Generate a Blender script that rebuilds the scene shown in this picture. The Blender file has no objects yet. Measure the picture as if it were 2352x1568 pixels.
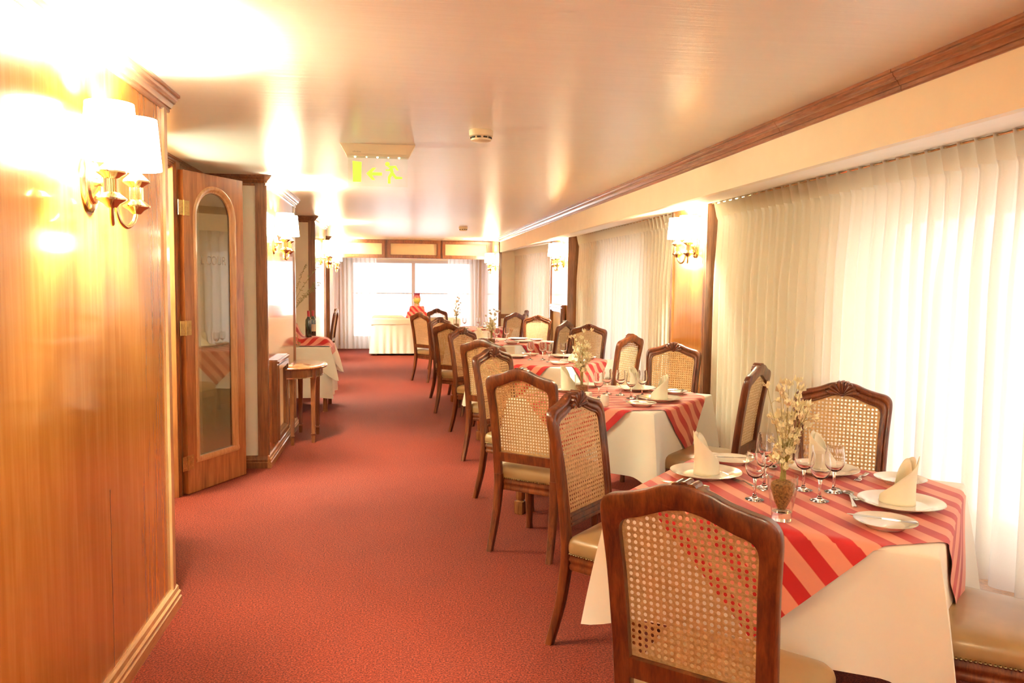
import bpy, bmesh, math, random
from mathutils import Vector, Matrix, Quaternion
random.seed(7)
PI = math.pi
SC = bpy.context.scene
COL = SC.collection

# ------------------------------------------------------------------ camera
F_PX, CAM_H, VPX, VPY = 1850.0, 1.5, 905.0, 646.5
_yd = Vector(((VPX - 1176) / F_PX, (VPY - 784) / F_PX, 1.0)).normalized()
_up = Vector((0, -1, 0)); _up = (_up - _yd * _up.dot(_yd)).normalized()
_xd = _yd.cross(_up)
right = Vector((_xd[0], _yd[0], _up[0])); down = Vector((_xd[1], _yd[1], _up[1])); fwd = Vector((_xd[2], _yd[2], _up[2]))
cam = bpy.data.cameras.new('camera'); cam_o = bpy.data.objects.new('camera', cam); COL.objects.link(cam_o)
cam.sensor_fit = 'HORIZONTAL'; cam.sensor_width = 36.0; cam.lens = F_PX / 2352 * 36.0
cam.clip_start = 0.05; cam.clip_end = 200
m = Matrix.Identity(4)
for i in range(3):
    m[i][0] = right[i]; m[i][1] = -down[i]; m[i][2] = -fwd[i]
m[2][3] = CAM_H
cam_o.matrix_world = m
SC.camera = cam_o

# ------------------------------------------------------------------ light levels
EXPOSURE = 1.8
SKY = 1.25
BULB = 64.0          # watts of each bulb
SHADE_E = 9.0
TUNG = (0.88, 1.0, 0.80)
SC.view_settings.view_transform = 'Standard'
SC.view_settings.look = 'None'
SC.view_settings.exposure = EXPOSURE
SC.view_settings.gamma = 1.0
SC.view_settings.use_curve_mapping = False
w = bpy.data.worlds.new('daylight'); SC.world = w; w.use_nodes = True
bg = w.node_tree.nodes['Background']
bg.inputs[0].default_value = (1.0, 0.975, 0.98, 1); bg.inputs[1].default_value = SKY
cy = SC.cycles
cy.use_denoising = True
cy.max_bounces = 14; cy.diffuse_bounces = 5; cy.adaptive_threshold = 0.02; cy.glossy_bounces = 4; cy.transmission_bounces = 16; cy.transparent_max_bounces = 32
cy.sample_clamp_indirect = 6.0
cy.caustics_reflective = False; cy.caustics_refractive = False
cy.blur_glossy = 0.6

# ------------------------------------------------------------------ materials
MATS = {}
def new_mat(name):
    mt = bpy.data.materials.new(name); mt.use_nodes = True
    nt = mt.node_tree; b = nt.nodes['Principled BSDF']
    MATS[name] = mt
    return mt, nt, b
def N(nt, t, **kw):
    n = nt.nodes.new(t)
    for k, v in kw.items():
        if k.startswith('i_'):
            key = k[2:]; key = int(key) if key.isdigit() else key.replace('_', ' ')
            n.inputs[key].default_value = v
        else: setattr(n, k, v)
    return n
def lk(nt, a, b): nt.links.new(a, b)
def coords(nt, scale=(1, 1, 1), which='Object'):
    tc = N(nt, 'ShaderNodeTexCoord'); mp = N(nt, 'ShaderNodeMapping')
    mp.inputs['Scale'].default_value = scale
    lk(nt, tc.outputs[which], mp.inputs['Vector']); return mp.outputs['Vector']
def ramp(nt, fac, stops):
    r = N(nt, 'ShaderNodeValToRGB'); e = r.color_ramp.elements
    while len(e) < len(stops): e.new(0.5)
    for k, (p, c) in enumerate(stops):
        e[k].position = p; e[k].color = (*c, 1)
    lk(nt, fac, r.inputs['Fac']); return r.outputs['Color']
def noise(nt, vec, scale, detail=4, rough=0.55, dist=0.0):
    n = N(nt, 'ShaderNodeTexNoise'); n.inputs['Scale'].default_value = scale; n.inputs['Detail'].default_value = detail
    n.inputs['Roughness'].default_value = rough; n.inputs['Distortion'].default_value = dist
    if vec is not None: lk(nt, vec, n.inputs['Vector'])
    return n.outputs['Fac']
def bump(nt, b, h, strength=0.2, dist=0.01):
    n = N(nt, 'ShaderNodeBump'); n.inputs['Strength'].default_value = strength; n.inputs['Distance'].default_value = dist
    lk(nt, h, n.inputs['Height']); lk(nt, n.outputs['Normal'], b.inputs['Normal']); return n
def plain(name, col, rough=0.5, metal=0.0, spec=0.5, coat=0.0, var=0.06, vs=6.0):
    mt, nt, b = new_mat(name)
    f = noise(nt, coords(nt), vs, 3)
    lo = tuple(c * (1 - var) for c in col); hi = tuple(min(1, c * (1 + var)) for c in col)
    lk(nt, ramp(nt, f, [(0.3, lo), (0.7, hi)]), b.inputs['Base Color'])
    b.inputs['Roughness'].default_value = rough; b.inputs['Metallic'].default_value = metal
    b.inputs['Specular IOR Level'].default_value = spec; b.inputs['Coat Weight'].default_value = coat
    b.inputs['Coat Roughness'].default_value = 0.08
    return mt
def wood(name, dark, mid, light, scale=(14, 14, 1.0), rough=0.35, coat=0.4, coat_r=0.1, gs=3.0):
    mt, nt, b = new_mat(name)
    v = coords(nt, scale)
    f1 = noise(nt, v, gs, 6, 0.6, 0.6)
    k_ = 2.5 if name == 'veneer_panel' else 6
    f2 = noise(nt, coords(nt, tuple(s * k_ for s in scale[:2]) + (scale[2] * (0.5 if k_ < 6 else 1.5),)), gs, 3, 0.6)
    mx = N(nt, 'ShaderNodeMath', operation='MULTIPLY_ADD'); mx.inputs[1].default_value = 0.35
    lk(nt, f2, mx.inputs[0]); 
    ad = N(nt, 'ShaderNodeMath', operation='MULTIPLY'); ad.inputs[1].default_value = 0.72; lk(nt, f1, ad.inputs[0])
    lk(nt, ad.outputs[0], mx.inputs[2])
    lk(nt, ramp(nt, mx.outputs[0], [(0.34, dark), (0.52, mid), (0.70, light)] if name == 'veneer_panel' else [(0.36, dark), (0.52, mid), (0.68, light)]), b.inputs['Base Color'])
    b.inputs['Roughness'].default_value = rough
    b.inputs['Coat Weight'].default_value = coat; b.inputs['Coat Roughness'].default_value = coat_r
    bump(nt, b, noise(nt, coords(nt, (3, 3, 1.2)), 2.0, 2) if name == 'veneer_panel' else mx.outputs[0], 0.05, 0.006 if name == 'veneer_panel' else 0.002)
    return mt
chair_wood = wood('chair_walnut', (0.045, 0.008, 0.0025), (0.12, 0.024, 0.005), (0.20, 0.048, 0.011), (12, 12, 2.2), 0.36, 0.2, 0.12)
panel_wood = wood('veneer_panel', (0.40, 0.125, 0.013), (0.46, 0.155, 0.020), (0.54, 0.205, 0.036), (7, 7, 0.55), 0.26, 0.9, 0.07)
trim_wood = wood('trim_mahogany', (0.11, 0.032, 0.012), (0.22, 0.075, 0.026), (0.33, 0.125, 0.045), (14, 14, 1.2), 0.3, 0.6, 0.1)
crown_wood = wood('crown_wood', (0.16, 0.06, 0.03), (0.27, 0.105, 0.05), (0.37, 0.16, 0.08), (14, 1.2, 14), 0.3, 0.6, 0.1)
light_trim = wood('light_trim', (0.40, 0.19, 0.07), (0.52, 0.27, 0.11), (0.62, 0.36, 0.17), (14, 14, 1.2), 0.28, 0.7, 0.08)
base_wood = wood('baseboard_wood', (0.36, 0.16, 0.06), (0.48, 0.23, 0.09), (0.58, 0.30, 0.13), (14, 1.2, 14), 0.3, 0.6, 0.1)
door_wood = wood('door_wood', (0.20, 0.062, 0.018), (0.34, 0.115, 0.034), (0.46, 0.175, 0.055), (9, 9, 0.9), 0.32, 0.6, 0.1)
table_wood = wood('table_mahogany', (0.12, 0.035, 0.012), (0.23, 0.075, 0.024), (0.33, 0.12, 0.04), (10, 10, 1.5), 0.22, 0.8, 0.05)

# carpet
mt, nt, b = new_mat('red_carpet'); carpet = mt
v = coords(nt)
fine = noise(nt, v, 130, 4, 0.75); big = noise(nt, v, 2.2, 3)
lk(nt, ramp(nt, fine, [(0.38, (0.04, 0.0027, 0.001)), (0.5, (0.165, 0.0135, 0.0035)), (0.62, (0.30, 0.049, 0.020))]), b.inputs['Base Color'])
mxx = N(nt, 'ShaderNodeMixRGB', blend_type='MULTIPLY'); mxx.inputs[0].default_value = 0.35
src = b.inputs['Base Color'].links[0].from_socket
lk(nt, src, mxx.inputs[1]); lk(nt, ramp(nt, big, [(0.3, (0.75, 0.72, 0.7)), (0.7, (1, 1, 1))]), mxx.inputs[2]); lk(nt, mxx.outputs[0], b.inputs['Base Color'])
b.inputs['Roughness'].default_value = 0.75; b.inputs['Specular IOR Level'].default_value = 0.14
b.inputs['Sheen Weight'].default_value = 0.05; b.inputs['Sheen Roughness'].default_value = 0.5; b.inputs['Sheen Tint'].default_value = (1, .6, .55, 1)
bump(nt, b, fine, 0.5, 0.006)

# ceiling : satin paint with faint roller streaks
mt, nt, b = new_mat('satin_ceiling'); ceiling_m = mt
s1 = noise(nt, coords(nt, (0.9, 9, 1)), 2.2, 5, 0.6, 0.4); s2 = noise(nt, coords(nt, (2.2, 60, 1)), 2.0, 2)
lk(nt, ramp(nt, s1, [(0.3, (0.83, 0.84, 0.77)), (0.7, (0.86, 0.87, 0.80))]), b.inputs['Base Color'])
b.inputs['Roughness'].default_value = 0.30; b.inputs['Specular IOR Level'].default_value = 0.55
ad = N(nt, 'ShaderNodeMath', operation='MULTIPLY_ADD'); ad.inputs[1].default_value = 0.25
lk(nt, s2, ad.inputs[0]); lk(nt, s1, ad.inputs[2]); bump(nt, b, ad.outputs[0], 0.16, 0.012)
cream = plain('cream_paint', (0.90, 0.84, 0.66), 0.55, var=0.02)
cream_panel = plain('cream_panel', (0.80, 0.66, 0.42), 0.5, var=0.03)
fascia_m = plain('fascia_paint', (0.88, 0.80, 0.60), 0.5, var=0.02)
soffit_m = plain('soffit_paint', (0.93, 0.88, 0.78), 0.5, var=0.02)

# linen
def linen(name, col, rough=0.85, sheen=0.1):
    mt, nt, b = new_mat(name)
    v = coords(nt); f = noise(nt, v, 4, 3); w1 = noise(nt, coords(nt, (1, 1, 1)), 420, 2)
    lk(nt, ramp(nt, f, [(0.3, tuple(c * 0.97 for c in col)), (0.7, col)]), b.inputs['Base Color'])
    b.inputs['Roughness'].default_value = rough; b.inputs['Specular IOR Level'].default_value = 0.25
    b.inputs['Sheen Weight'].default_value = sheen
    bump(nt, b, w1, 0.08, 0.001)
    return mt
cloth_m = linen('white_tablecloth', (0.90, 0.86, 0.75))
napkin_m = linen('cream_napkin', (0.90, 0.86, 0.68))
# striped overlay : stripes across U of the flat-cloth coordinates
def striped(name, sgn):
    mt, nt, b = new_mat(name)
    uv = N(nt, 'ShaderNodeUVMap'); uv.uv_map = 'flat'
    sp = N(nt, 'ShaderNodeSeparateXYZ'); lk(nt, uv.outputs[0], sp.inputs[0])
    u = sp.outputs[0 if sgn > 0 else 1]
    md = N(nt, 'ShaderNodeMath', operation='MULTIPLY_ADD'); md.inputs[1].default_value = 1 / 0.102; md.inputs[2].default_value = 20.0
    lk(nt, u, md.inputs[0])
    fr = N(nt, 'ShaderNodeMath', operation='FRACT'); lk(nt, md.outputs[0], fr.inputs[0])
    red = (0.50, 0.012, 0.016); sal = (0.80, 0.30, 0.20); thin = (0.62, 0.14, 0.08)
    r = N(nt, 'ShaderNodeValToRGB'); r.color_ramp.interpolation = 'CONSTANT'; e = r.color_ramp.elements
    stops = [(0, red), (0.45, thin), (0.465, sal), (0.97, thin), (0.985, red)]
    while len(e) < len(stops): e.new(0.5)
    for k, (p, c) in enumerate(stops): e[k].position = p; e[k].color = (*c, 1)
    lk(nt, fr.outputs[0], r.inputs['Fac']); lk(nt, r.outputs[0], b.inputs['Base Color'])
    b.inputs['Roughness'].default_value = 0.55; b.inputs['Specular IOR Level'].default_value = 0.35
    b.inputs['Sheen Weight'].default_value = 0.15
    bump(nt, b, noise(nt, coords(nt), 380, 2), 0.08, 0.001)
    return mt
stripe_a = striped('striped_overlay', 1); stripe_b = striped('striped_overlay_crosswise', -1)

# sheer curtain
def sheer(name, lo, hi, tr, translucent, transp):
    mt = bpy.data.materials.new(name); mt.use_nodes = True; nt = mt.node_tree; nt.nodes.clear()
    out = N(nt, 'ShaderNodeOutputMaterial')
    colr = ramp(nt, noise(nt, coords(nt), 300, 2), [(0.3, lo), (0.7, hi)])
    df = N(nt, 'ShaderNodeBsdfDiffuse'); lk(nt, colr, df.inputs[0])
    tl = N(nt, 'ShaderNodeBsdfTranslucent'); tl.inputs[0].default_value = (*tr, 1)
    tp = N(nt, 'ShaderNodeBsdfTransparent'); tp.inputs[0].default_value = (1, 1, 1, 1)
    m1 = N(nt, 'ShaderNodeMixShader'); m1.inputs[0].default_value = translucent; lk(nt, df.outputs[0], m1.inputs[1]); lk(nt, tl.outputs[0], m1.inputs[2])
    m2 = N(nt, 'ShaderNodeMixShader'); m2.inputs[0].default_value = transp; lk(nt, m1.outputs[0], m2.inputs[1]); lk(nt, tp.outputs[0], m2.inputs[2])
    lk(nt, m2.outputs[0], out.inputs[0]); return mt
curtain_m = sheer('sheer_curtain', (0.92, 0.86, 0.70), (0.95, 0.90, 0.75), (0.84, 0.79, 0.75), 0.36, 0.06)
thin_sheer_m = sheer('thin_white_sheer', (0.92, 0.90, 0.84), (0.95, 0.93, 0.88), (0.93, 0.92, 0.90), 0.52, 0.22)

# thin window / door glass : clear with a fresnel reflection
def thin_glass(name, tint=(1, 1, 1), boost=1.0, edge=4.0):
    mt = bpy.data.materials.new(name); mt.use_nodes = True; nt = mt.node_tree; nt.nodes.clear()
    out = N(nt, 'ShaderNodeOutputMaterial'); tp = N(nt, 'ShaderNodeBsdfTransparent'); tp.inputs[0].default_value = (*tint, 1)
    gl = N(nt, 'ShaderNodeBsdfGlossy'); gl.inputs['Roughness'].default_value = 0.01
    fr = N(nt, 'ShaderNodeLayerWeight'); fr.inputs[0].default_value = 0.5
    pw = N(nt, 'ShaderNodeMath', operation='POWER'); pw.inputs[1].default_value = edge; lk(nt, fr.outputs['Facing'], pw.inputs[0])
    mu = N(nt, 'ShaderNodeMath', operation='MULTIPLY_ADD'); mu.inputs[1].default_value = 0.75; mu.inputs[2].default_value = 0.04 * boost; mu.use_clamp = True; lk(nt, pw.outputs[0], mu.inputs[0])
    mx = N(nt, 'ShaderNodeMixShader'); lk(nt, mu.outputs[0], mx.inputs[0]); lk(nt, tp.outputs[0], mx.inputs[1]); lk(nt, gl.outputs[0], mx.inputs[2])
    lk(nt, mx.outputs[0], out.inputs[0]); return mt
pane_m = thin_glass('window_glass'); doorglass_m = thin_glass('door_glass', (0.80, 0.78, 0.70), 4.0)
tableglass_m = thin_glass('wine_glass_crystal', (0.97, 0.965, 0.955), 1.7, 2.6)
acrylic_m = thin_glass('sign_acrylic', (0.97, 0.99, 0.96), 0.6)

china = plain('white_china', (0.86, 0.82, 0.72), 0.12, coat=0.5, var=0.01)
china_rim = plain('green_grey_rim', (0.45, 0.45, 0.36), 0.2, coat=0.4, var=0.02)
steel = plain('cutlery_steel', (0.50, 0.49, 0.47), 0.16, 1.0, var=0.03)
brass = plain('polished_brass', (0.87, 0.72, 0.45), 0.16, 1.0, var=0.04)
hinge_m = plain('brass_hinge', (0.45, 0.31, 0.13), 0.35, 1.0, var=0.15, vs=30)
leather = plain('tan_leather', (0.34, 0.205, 0.085), 0.36, var=0.08, vs=9, coat=0.15)
nail_m = plain('antique_nail', (0.32, 0.24, 0.12), 0.25, 1.0, var=0.2, vs=60)
plastic = plain('cream_plastic', (0.80, 0.70, 0.48), 0.4, var=0.02)
dark_slot = plain('dark_slot', (0.05, 0.04, 0.02), 0.7)
frame_white = plain('white_window_frame', (0.78, 0.70, 0.66), 0.4, var=0.02)
flower_m = plain('dried_petals', (0.95, 0.90, 0.62), 0.8, var=0.05, vs=40)
stem_m = plain('dried_stem', (0.40, 0.33, 0.10), 0.8, var=0.25, vs=40)
twig_m = plain('twig_leaf', (0.33, 0.30, 0.12), 0.8, var=0.2, vs=40)
seed_m = plain('seed_fill', (0.30, 0.16, 0.05), 0.8, var=0.7, vs=160)
bottle_m = plain('dark_bottle_glass', (0.012, 0.022, 0.012), 0.06, spec=0.8, coat=1.0)
capsule_m = plain('red_capsule', (0.42, 0.02, 0.03), 0.3, coat=0.3)
label_m = plain('bottle_label', (0.80, 0.68, 0.48), 0.6)
basket_m = plain('wicker', (0.50, 0.31, 0.12), 0.7, var=0.35, vs=50)
porcelain = plain('shaker_porcelain', (0.86, 0.80, 0.68), 0.2, coat=0.4, var=0.01)
text_m = plain('grey_print', (0.42, 0.36, 0.24), 0.6)
etch_m = bpy.data.materials.new('etched_glass'); etch_m.use_nodes = True
_nt = etch_m.node_tree; _b = _nt.nodes['Principled BSDF']; _b.inputs['Base Color'].default_value = (0.55, 0.45, 0.33, 1); _b.inputs['Roughness'].default_value = 0.6; _b.inputs['Alpha'].default_value = 0.35
# painted jar
mt, nt, b = new_mat('painted_jar'); jar_m = mt
z = N(nt, 'ShaderNodeSeparateXYZ'); tc = N(nt, 'ShaderNodeTexCoord'); lk(nt, tc.outputs['Object'], z.inputs[0])
nz = N(nt, 'ShaderNodeMath', operation='MULTIPLY_ADD'); nz.inputs[1].default_value = 0.10; lk(nt, noise(nt, tc.outputs['Object'], 24, 2), nz.inputs[0]); lk(nt, z.outputs[2], nz.inputs[2])
mr = N(nt, 'ShaderNodeMapRange'); mr.inputs['From Min'].default_value = 0.03; mr.inputs['From Max'].default_value = 0.31; lk(nt, nz.outputs[0], mr.inputs[0])
lk(nt, ramp(nt, mr.outputs[0], [(0.0, (0.75, 0.55, 0.40)), (0.2, (0.72, 0.5, 0.33)), (0.3, (0.25, 0.30, 0.05)), (0.45, (0.62, 0.55, 0.10)), (0.58, (0.80, 0.62, 0.25)), (0.72, (0.65, 0.15, 0.15)), (0.95, (0.35, 0.05, 0.10))]), b.inputs['Base Color'])
b.inputs['Roughness'].default_value = 0.15
# cane
mt, nt, b = new_mat('woven_cane'); cane_m = mt
wv = coords(nt); f = noise(nt, wv, 90, 3); f2 = noise(nt, coords(nt, (500, 1, 60)), 1.0, 2); f3 = noise(nt, coords(nt, (60, 1, 500)), 1.0, 2)
lk(nt, ramp(nt, f, [(0.3, (0.46, 0.27, 0.10)), (0.7, (0.68, 0.46, 0.22))]), b.inputs['Base Color'])
ad = N(nt, 'ShaderNodeMath', operation='ADD'); lk(nt, f2, ad.inputs[0]); lk(nt, f3, ad.inputs[1])
b.inputs['Roughness'].default_value = 0.45; bump(nt, b, ad.outputs[0], 0.5, 0.002)
# lamp shade
def shade_mat():
    mt, nt, b = new_mat('lit_lamp_shade')
    b.inputs['Base Color'].default_value = (0.9, 0.85, 0.75, 1); b.inputs['Roughness'].default_value = 0.7
    b.inputs['Emission Color'].default_value = (1.0, 0.93, 0.66, 1); b.inputs['Emission Strength'].default_value = SHADE_E
    return mt
shade_m = shade_mat()
mt, nt, b = new_mat('lit_bulb'); bulb_m = mt
b.inputs['Emission Color'].default_value = (1.0, 0.8, 0.5, 1); b.inputs['Emission Strength'].default_value = 25
mt, nt, b = new_mat('green_sign_light'); green_m = mt
b.inputs['Base Color'].default_value = (0.3, 0.6, 0.05, 1); b.inputs['Emission Color'].default_value = (0.52, 0.95, 0.06, 1); b.inputs['Emission Strength'].default_value = 0.3
mt, nt, b = new_mat('green_led'); led_m = mt
b.inputs['Emission Color'].default_value = (0.25, 1.0, 0.45, 1); b.inputs['Emission Strength'].default_value = 4

# ------------------------------------------------------------------ mesh helpers
class MB:
    def __init__(s): s.v = []; s.f = []; s.mi = []; s.uv = None
    def add(s, vs, fs, mi=0):
        o = len(s.v); s.v += [tuple(p) for p in vs]
        for f in fs: s.f.append([i + o for i in f]); s.mi.append(mi)
        return s
    def box(s, x0, x1, y0, y1, z0, z1, mi=0):
        vs = [(x0, y0, z0), (x1, y0, z0), (x1, y1, z0), (x0, y1, z0), (x0, y0, z1), (x1, y0, z1), (x1, y1, z1), (x0, y1, z1)]
        return s.add(vs, [(3, 2, 1, 0), (4, 5, 6, 7), (0, 1, 5, 4), (1, 2, 6, 5), (2, 3, 7, 6), (3, 0, 4, 7)], mi)
    def lathe(s, prof, seg=24, c=(0, 0, 0), axis='z', close=True, mi=0):
        vs = []; fs = []; n = len(prof)
        for k in range(seg):
            a = 2 * PI * k / seg; ca, sa = math.cos(a), math.sin(a)
            for r, h in prof:
                p = (r * ca, r * sa, h) if axis == 'z' else ((h, r * ca, r * sa) if axis == 'x' else (r * ca, h, r * sa))
                vs.append((p[0] + c[0], p[1] + c[1], p[2] + c[2]))
        for k in range(seg):
            k2 = (k + 1) % seg
            for i in range(n - 1): fs.append((k * n + i, k2 * n + i, k2 * n + i + 1, k * n + i + 1))
        if close:
            if prof[0][0] > 1e-5: fs.append([k * n for k in range(seg)][::-1])
            if prof[-1][0] > 1e-5: fs.append([k * n + n - 1 for k in range(seg)])
        return s.add(vs, fs, mi)
    def tube(s, path, rad, seg=8, cap=True, mi=0):
        path = [Vector(p) for p in path]; n = len(path); vs = []; fs = []
        rr = rad if isinstance(rad, (list, tuple)) else [rad] * n
        t0 = (path[1] - path[0]).normalized(); ref = Vector((0, 0, 1)) if abs(t0.z) < 0.9 else Vector((1, 0, 0))
        nrm = t0.cross(ref).normalized()
        for i in range(n):
            t = (path[min(i + 1, n - 1)] - path[max(i - 1, 0)]).normalized()
            nrm = (nrm - t * nrm.dot(t)).normalized(); bn = t.cross(nrm)
            for k in range(seg):
                a = 2 * PI * k / seg; vs.append(path[i] + (nrm * math.cos(a) + bn * math.sin(a)) * rr[i])
        for i in range(n - 1):
            for k in range(seg):
                k2 = (k + 1) % seg; fs.append((i * seg + k, i * seg + k2, (i + 1) * seg + k2, (i + 1) * seg + k))
        if cap: fs.append(list(range(seg))[::-1]); fs.append([(n - 1) * seg + k for k in range(seg)])
        return s.add(vs, fs, mi)
    def loft(s, rings, closed=True, cap0=True, cap1=True, mi=0):
        n = len(rings[0]); vs = [p for r in rings for p in r]; fs = []
        for i in range(len(rings) - 1):
            for k in range(n if closed else n - 1):
                k2 = (k + 1) % n; fs.append((i * n + k, i * n + k2, (i + 1) * n + k2, (i + 1) * n + k))
        if cap0: fs.append(list(range(n))[::-1])
        if cap1: fs.append([(len(rings) - 1) * n + k for k in range(n)])
        return s.add(vs, fs, mi)
    def prism(s, poly, p0, p1, u, v, mi=0):
        """polygon (a,b) in axes u,v swept from p0 to p1"""
        p0, p1, u, v = Vector(p0), Vector(p1), Vector(u), Vector(v)
        return s.loft([[p0 + u * a + v * b for a, b in poly], [p1 + u * a + v * b for a, b in poly]], mi=mi)
    def ball(s, c, r, seg=8, rings=5, sc=(1, 1, 1), mi=0):
        prof = [(max(1e-6, r * math.sin(PI * i / rings)), -r * math.cos(PI * i / rings)) for i in range(rings + 1)]
        vs = []; fs = []
        for i in range(1, rings):
            for k in range(seg):
                a = 2 * PI * k / seg; vs.append((c[0] + prof[i][0] * math.cos(a) * sc[0], c[1] + prof[i][0] * math.sin(a) * sc[1], c[2] + prof[i][1] * sc[2]))
        for i in range(rings - 2):
            for k in range(seg):
                k2 = (k + 1) % seg; fs.append((i * seg + k, i * seg + k2, (i + 1) * seg + k2, (i + 1) * seg + k))
        b = len(vs); vs.append((c[0], c[1], c[2] - r * sc[2])); vs.append((c[0], c[1], c[2] + r * sc[2]))
        for k in range(seg):
            k2 = (k + 1) % seg; fs.append((b, k2, k)); fs.append((b + 1, (rings - 2) * seg + k, (rings - 2) * seg + k2))
        return s.add(vs, fs, mi)
    def xf(s, M, a=0):
        for i in range(a, len(s.v)): s.v[i] = tuple(M @ Vector(s.v[i]))
        return s
    def build(s, name, mats, parent=None, smooth=True, ang=38, **props):
        me = bpy.data.meshes.new(name); me.from_pydata(s.v, [], s.f)
        for mt in (mats if isinstance(mats, (list, tuple)) else [mats]): me.materials.append(mt)
        if any(s.mi): me.polygons.foreach_set('material_index', s.mi)
        me.validate(); me.update()
        bm = bmesh.new(); bm.from_mesh(me); bmesh.ops.recalc_face_normals(bm, faces=bm.faces); bm.to_mesh(me); bm.free()
        if s.uv:
            ul = me.uv_layers.new(name='flat')
            for lp in me.loops: ul.data[lp.index].uv = s.uv[lp.vertex_index]
        if smooth:
            me.polygons.foreach_set('use_smooth', [True] * len(me.polygons)); me.set_sharp_from_angle(angle=math.radians(ang))
        o = bpy.data.objects.new(name, me); COL.objects.link(o)
        if parent: o.parent = parent
        for k, val in props.items(): o[k] = val
        return o
def tag(o, label=None, category=None, group=None, kind=None):
    if label: o['label'] = label
    if category: o['category'] = category
    if group: o['group'] = group
    if kind: o['kind'] = kind
    return o
def empty(name, loc=(0, 0, 0), rz=0.0, **p):
    o = bpy.data.objects.new(name, None); COL.objects.link(o); o.location = loc; o.rotation_euler = (0, 0, rz); o.empty_display_size = 0.1
    return tag(o, **p)
def copy_tree(o, parent=None):
    c = o.copy(); COL.objects.link(c)
    if parent: c.parent = parent
    for ch in list(o.children): copy_tree(ch, c)
    return c
def text_mesh(name, body, size, mat, parent, loc, rot, scale=(1, 1, 1), depth=0.0002):
    cu = bpy.data.curves.new(name, 'FONT'); cu.body = body; cu.size = size; cu.extrude = depth; cu.align_x = 'CENTER'
    t = bpy.data.objects.new(name, cu); COL.objects.link(t)
    bpy.context.view_layer.update()
    me = bpy.data.meshes.new_from_object(t.evaluated_get(bpy.context.evaluated_depsgraph_get())); bpy.data.objects.remove(t)
    me.materials.clear(); me.materials.append(mat)
    o = bpy.data.objects.new(name, me); COL.objects.link(o); o.parent = parent; o.location = loc; o.rotation_euler = rot; o.scale = scale
    return o
def struct(o): o['kind'] = 'structure'; return o
def crom(pts, per=6):
    """catmull-rom through points"""
    P = [Vector(p) for p in pts]; out = []
    for i in range(len(P) - 1):
        a = P[max(i - 1, 0)]; b = P[i]; c = P[i + 1]; d = P[min(i + 2, len(P) - 1)]
        for k in range(per):
            t = k / per
            out.append(0.5 * ((2 * b) + (c - a) * t + (2 * a - 5 * b + 4 * c - d) * t * t + (3 * b - a - 3 * c + d) * t ** 3))
    out.append(P[-1]); return out

# ================================================================== the room
ZC = 2.315
def xw(y): return 2.45 if y <= 7 else 2.45 - 0.0329 * (y - 7)
struct(MB().box(-2.4, 3.0, -2.7, 18.6, -0.1, 0.0).build('floor', carpet, smooth=False))
struct(MB().box(-2.4, 3.0, -2.7, 18.6, ZC, ZC + 0.1).build('ceiling', ceiling_m, smooth=False))
struct(MB().box(-2.4, -0.3, -2.7, -2.5, 0, ZC).box(1.2, 3.0, -2.7, -2.5, 0, ZC).box(-0.3, 1.2, -2.7, -2.5, 0, 0.8).box(-0.3, 1.2, -2.7, -2.5, 2.0, ZC).build('wall_back', cream, smooth=False))
wn = empty('window_6', (0.45, -2.6, 0.8)); wn['kind'] = 'structure'  # unseen window added behind the camera to let in frontal fill daylight
MB().box(-.75, .75, -0.04, 0.04, 0, 0.06).box(-.75, .75, -0.04, 0.04, 1.14, 1.2).box(-.75, -.69, -0.04, 0.04, 0, 1.2).box(.69, .75, -0.04, 0.04, 0, 1.2).box(-0.03, 0.03, -0.04, 0.04, 0, 1.2).build('window_frame', frame_white, wn, smooth=False)
MB().add([(-.7, 0, 0), (.7, 0, 0), (.7, 0, 1.2), (-.7, 0, 1.2)], [(0, 1, 2, 3)]).build('glass_pane', pane_m, wn, smooth=False)
# left wall : panelled projections with cream recesses between them
def wood_block(x, y0, y1, x_in=-1.5, near=True, seams=()):
    b = MB().box(x_in - 0.3, x - 0.012, y0, y1, 0, ZC); struct(b.build('wall_left', cream, smooth=False))
    struct(MB().box(x - 0.012, x, y0 + 0.002, y1 - 0.002, 0.0, ZC).build('wall_left', panel_wood, smooth=False))
wood_block(-1.0, -2.5, 3.79)
wood_block(-1.0, 6.60, 8.44)
wood_block(-1.0, 10.55, 12.1)
wood_block(-1.18, 15.2, 18.2)
def recess(y0, y1): struct(MB().box(-1.8, -1.5, y0, y1, 0, ZC).build('wall_left', cream, smooth=False))
recess(3.79, 4.95); recess(5.75, 6.60); recess(8.44, 10.55); recess(12.1, 15.2)
struct(MB().box(-1.8, -1.5, 4.95, 5.75, 2.27, ZC).build('wall_left', cream, smooth=False))
struct(MB().box(-2.4, -2.3, 4.6, 6.1, 0, ZC).build('wall_left', cream, smooth=False))
struct(MB().box(-2.4, -1.8, 4.5, 4.6, 0, ZC).build('wall_left', cream, smooth=False))
struct(MB().box(-2.4, -1.8, 6.1, 6.2, 0, ZC).build('wall_left', cream, smooth=False))

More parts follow.
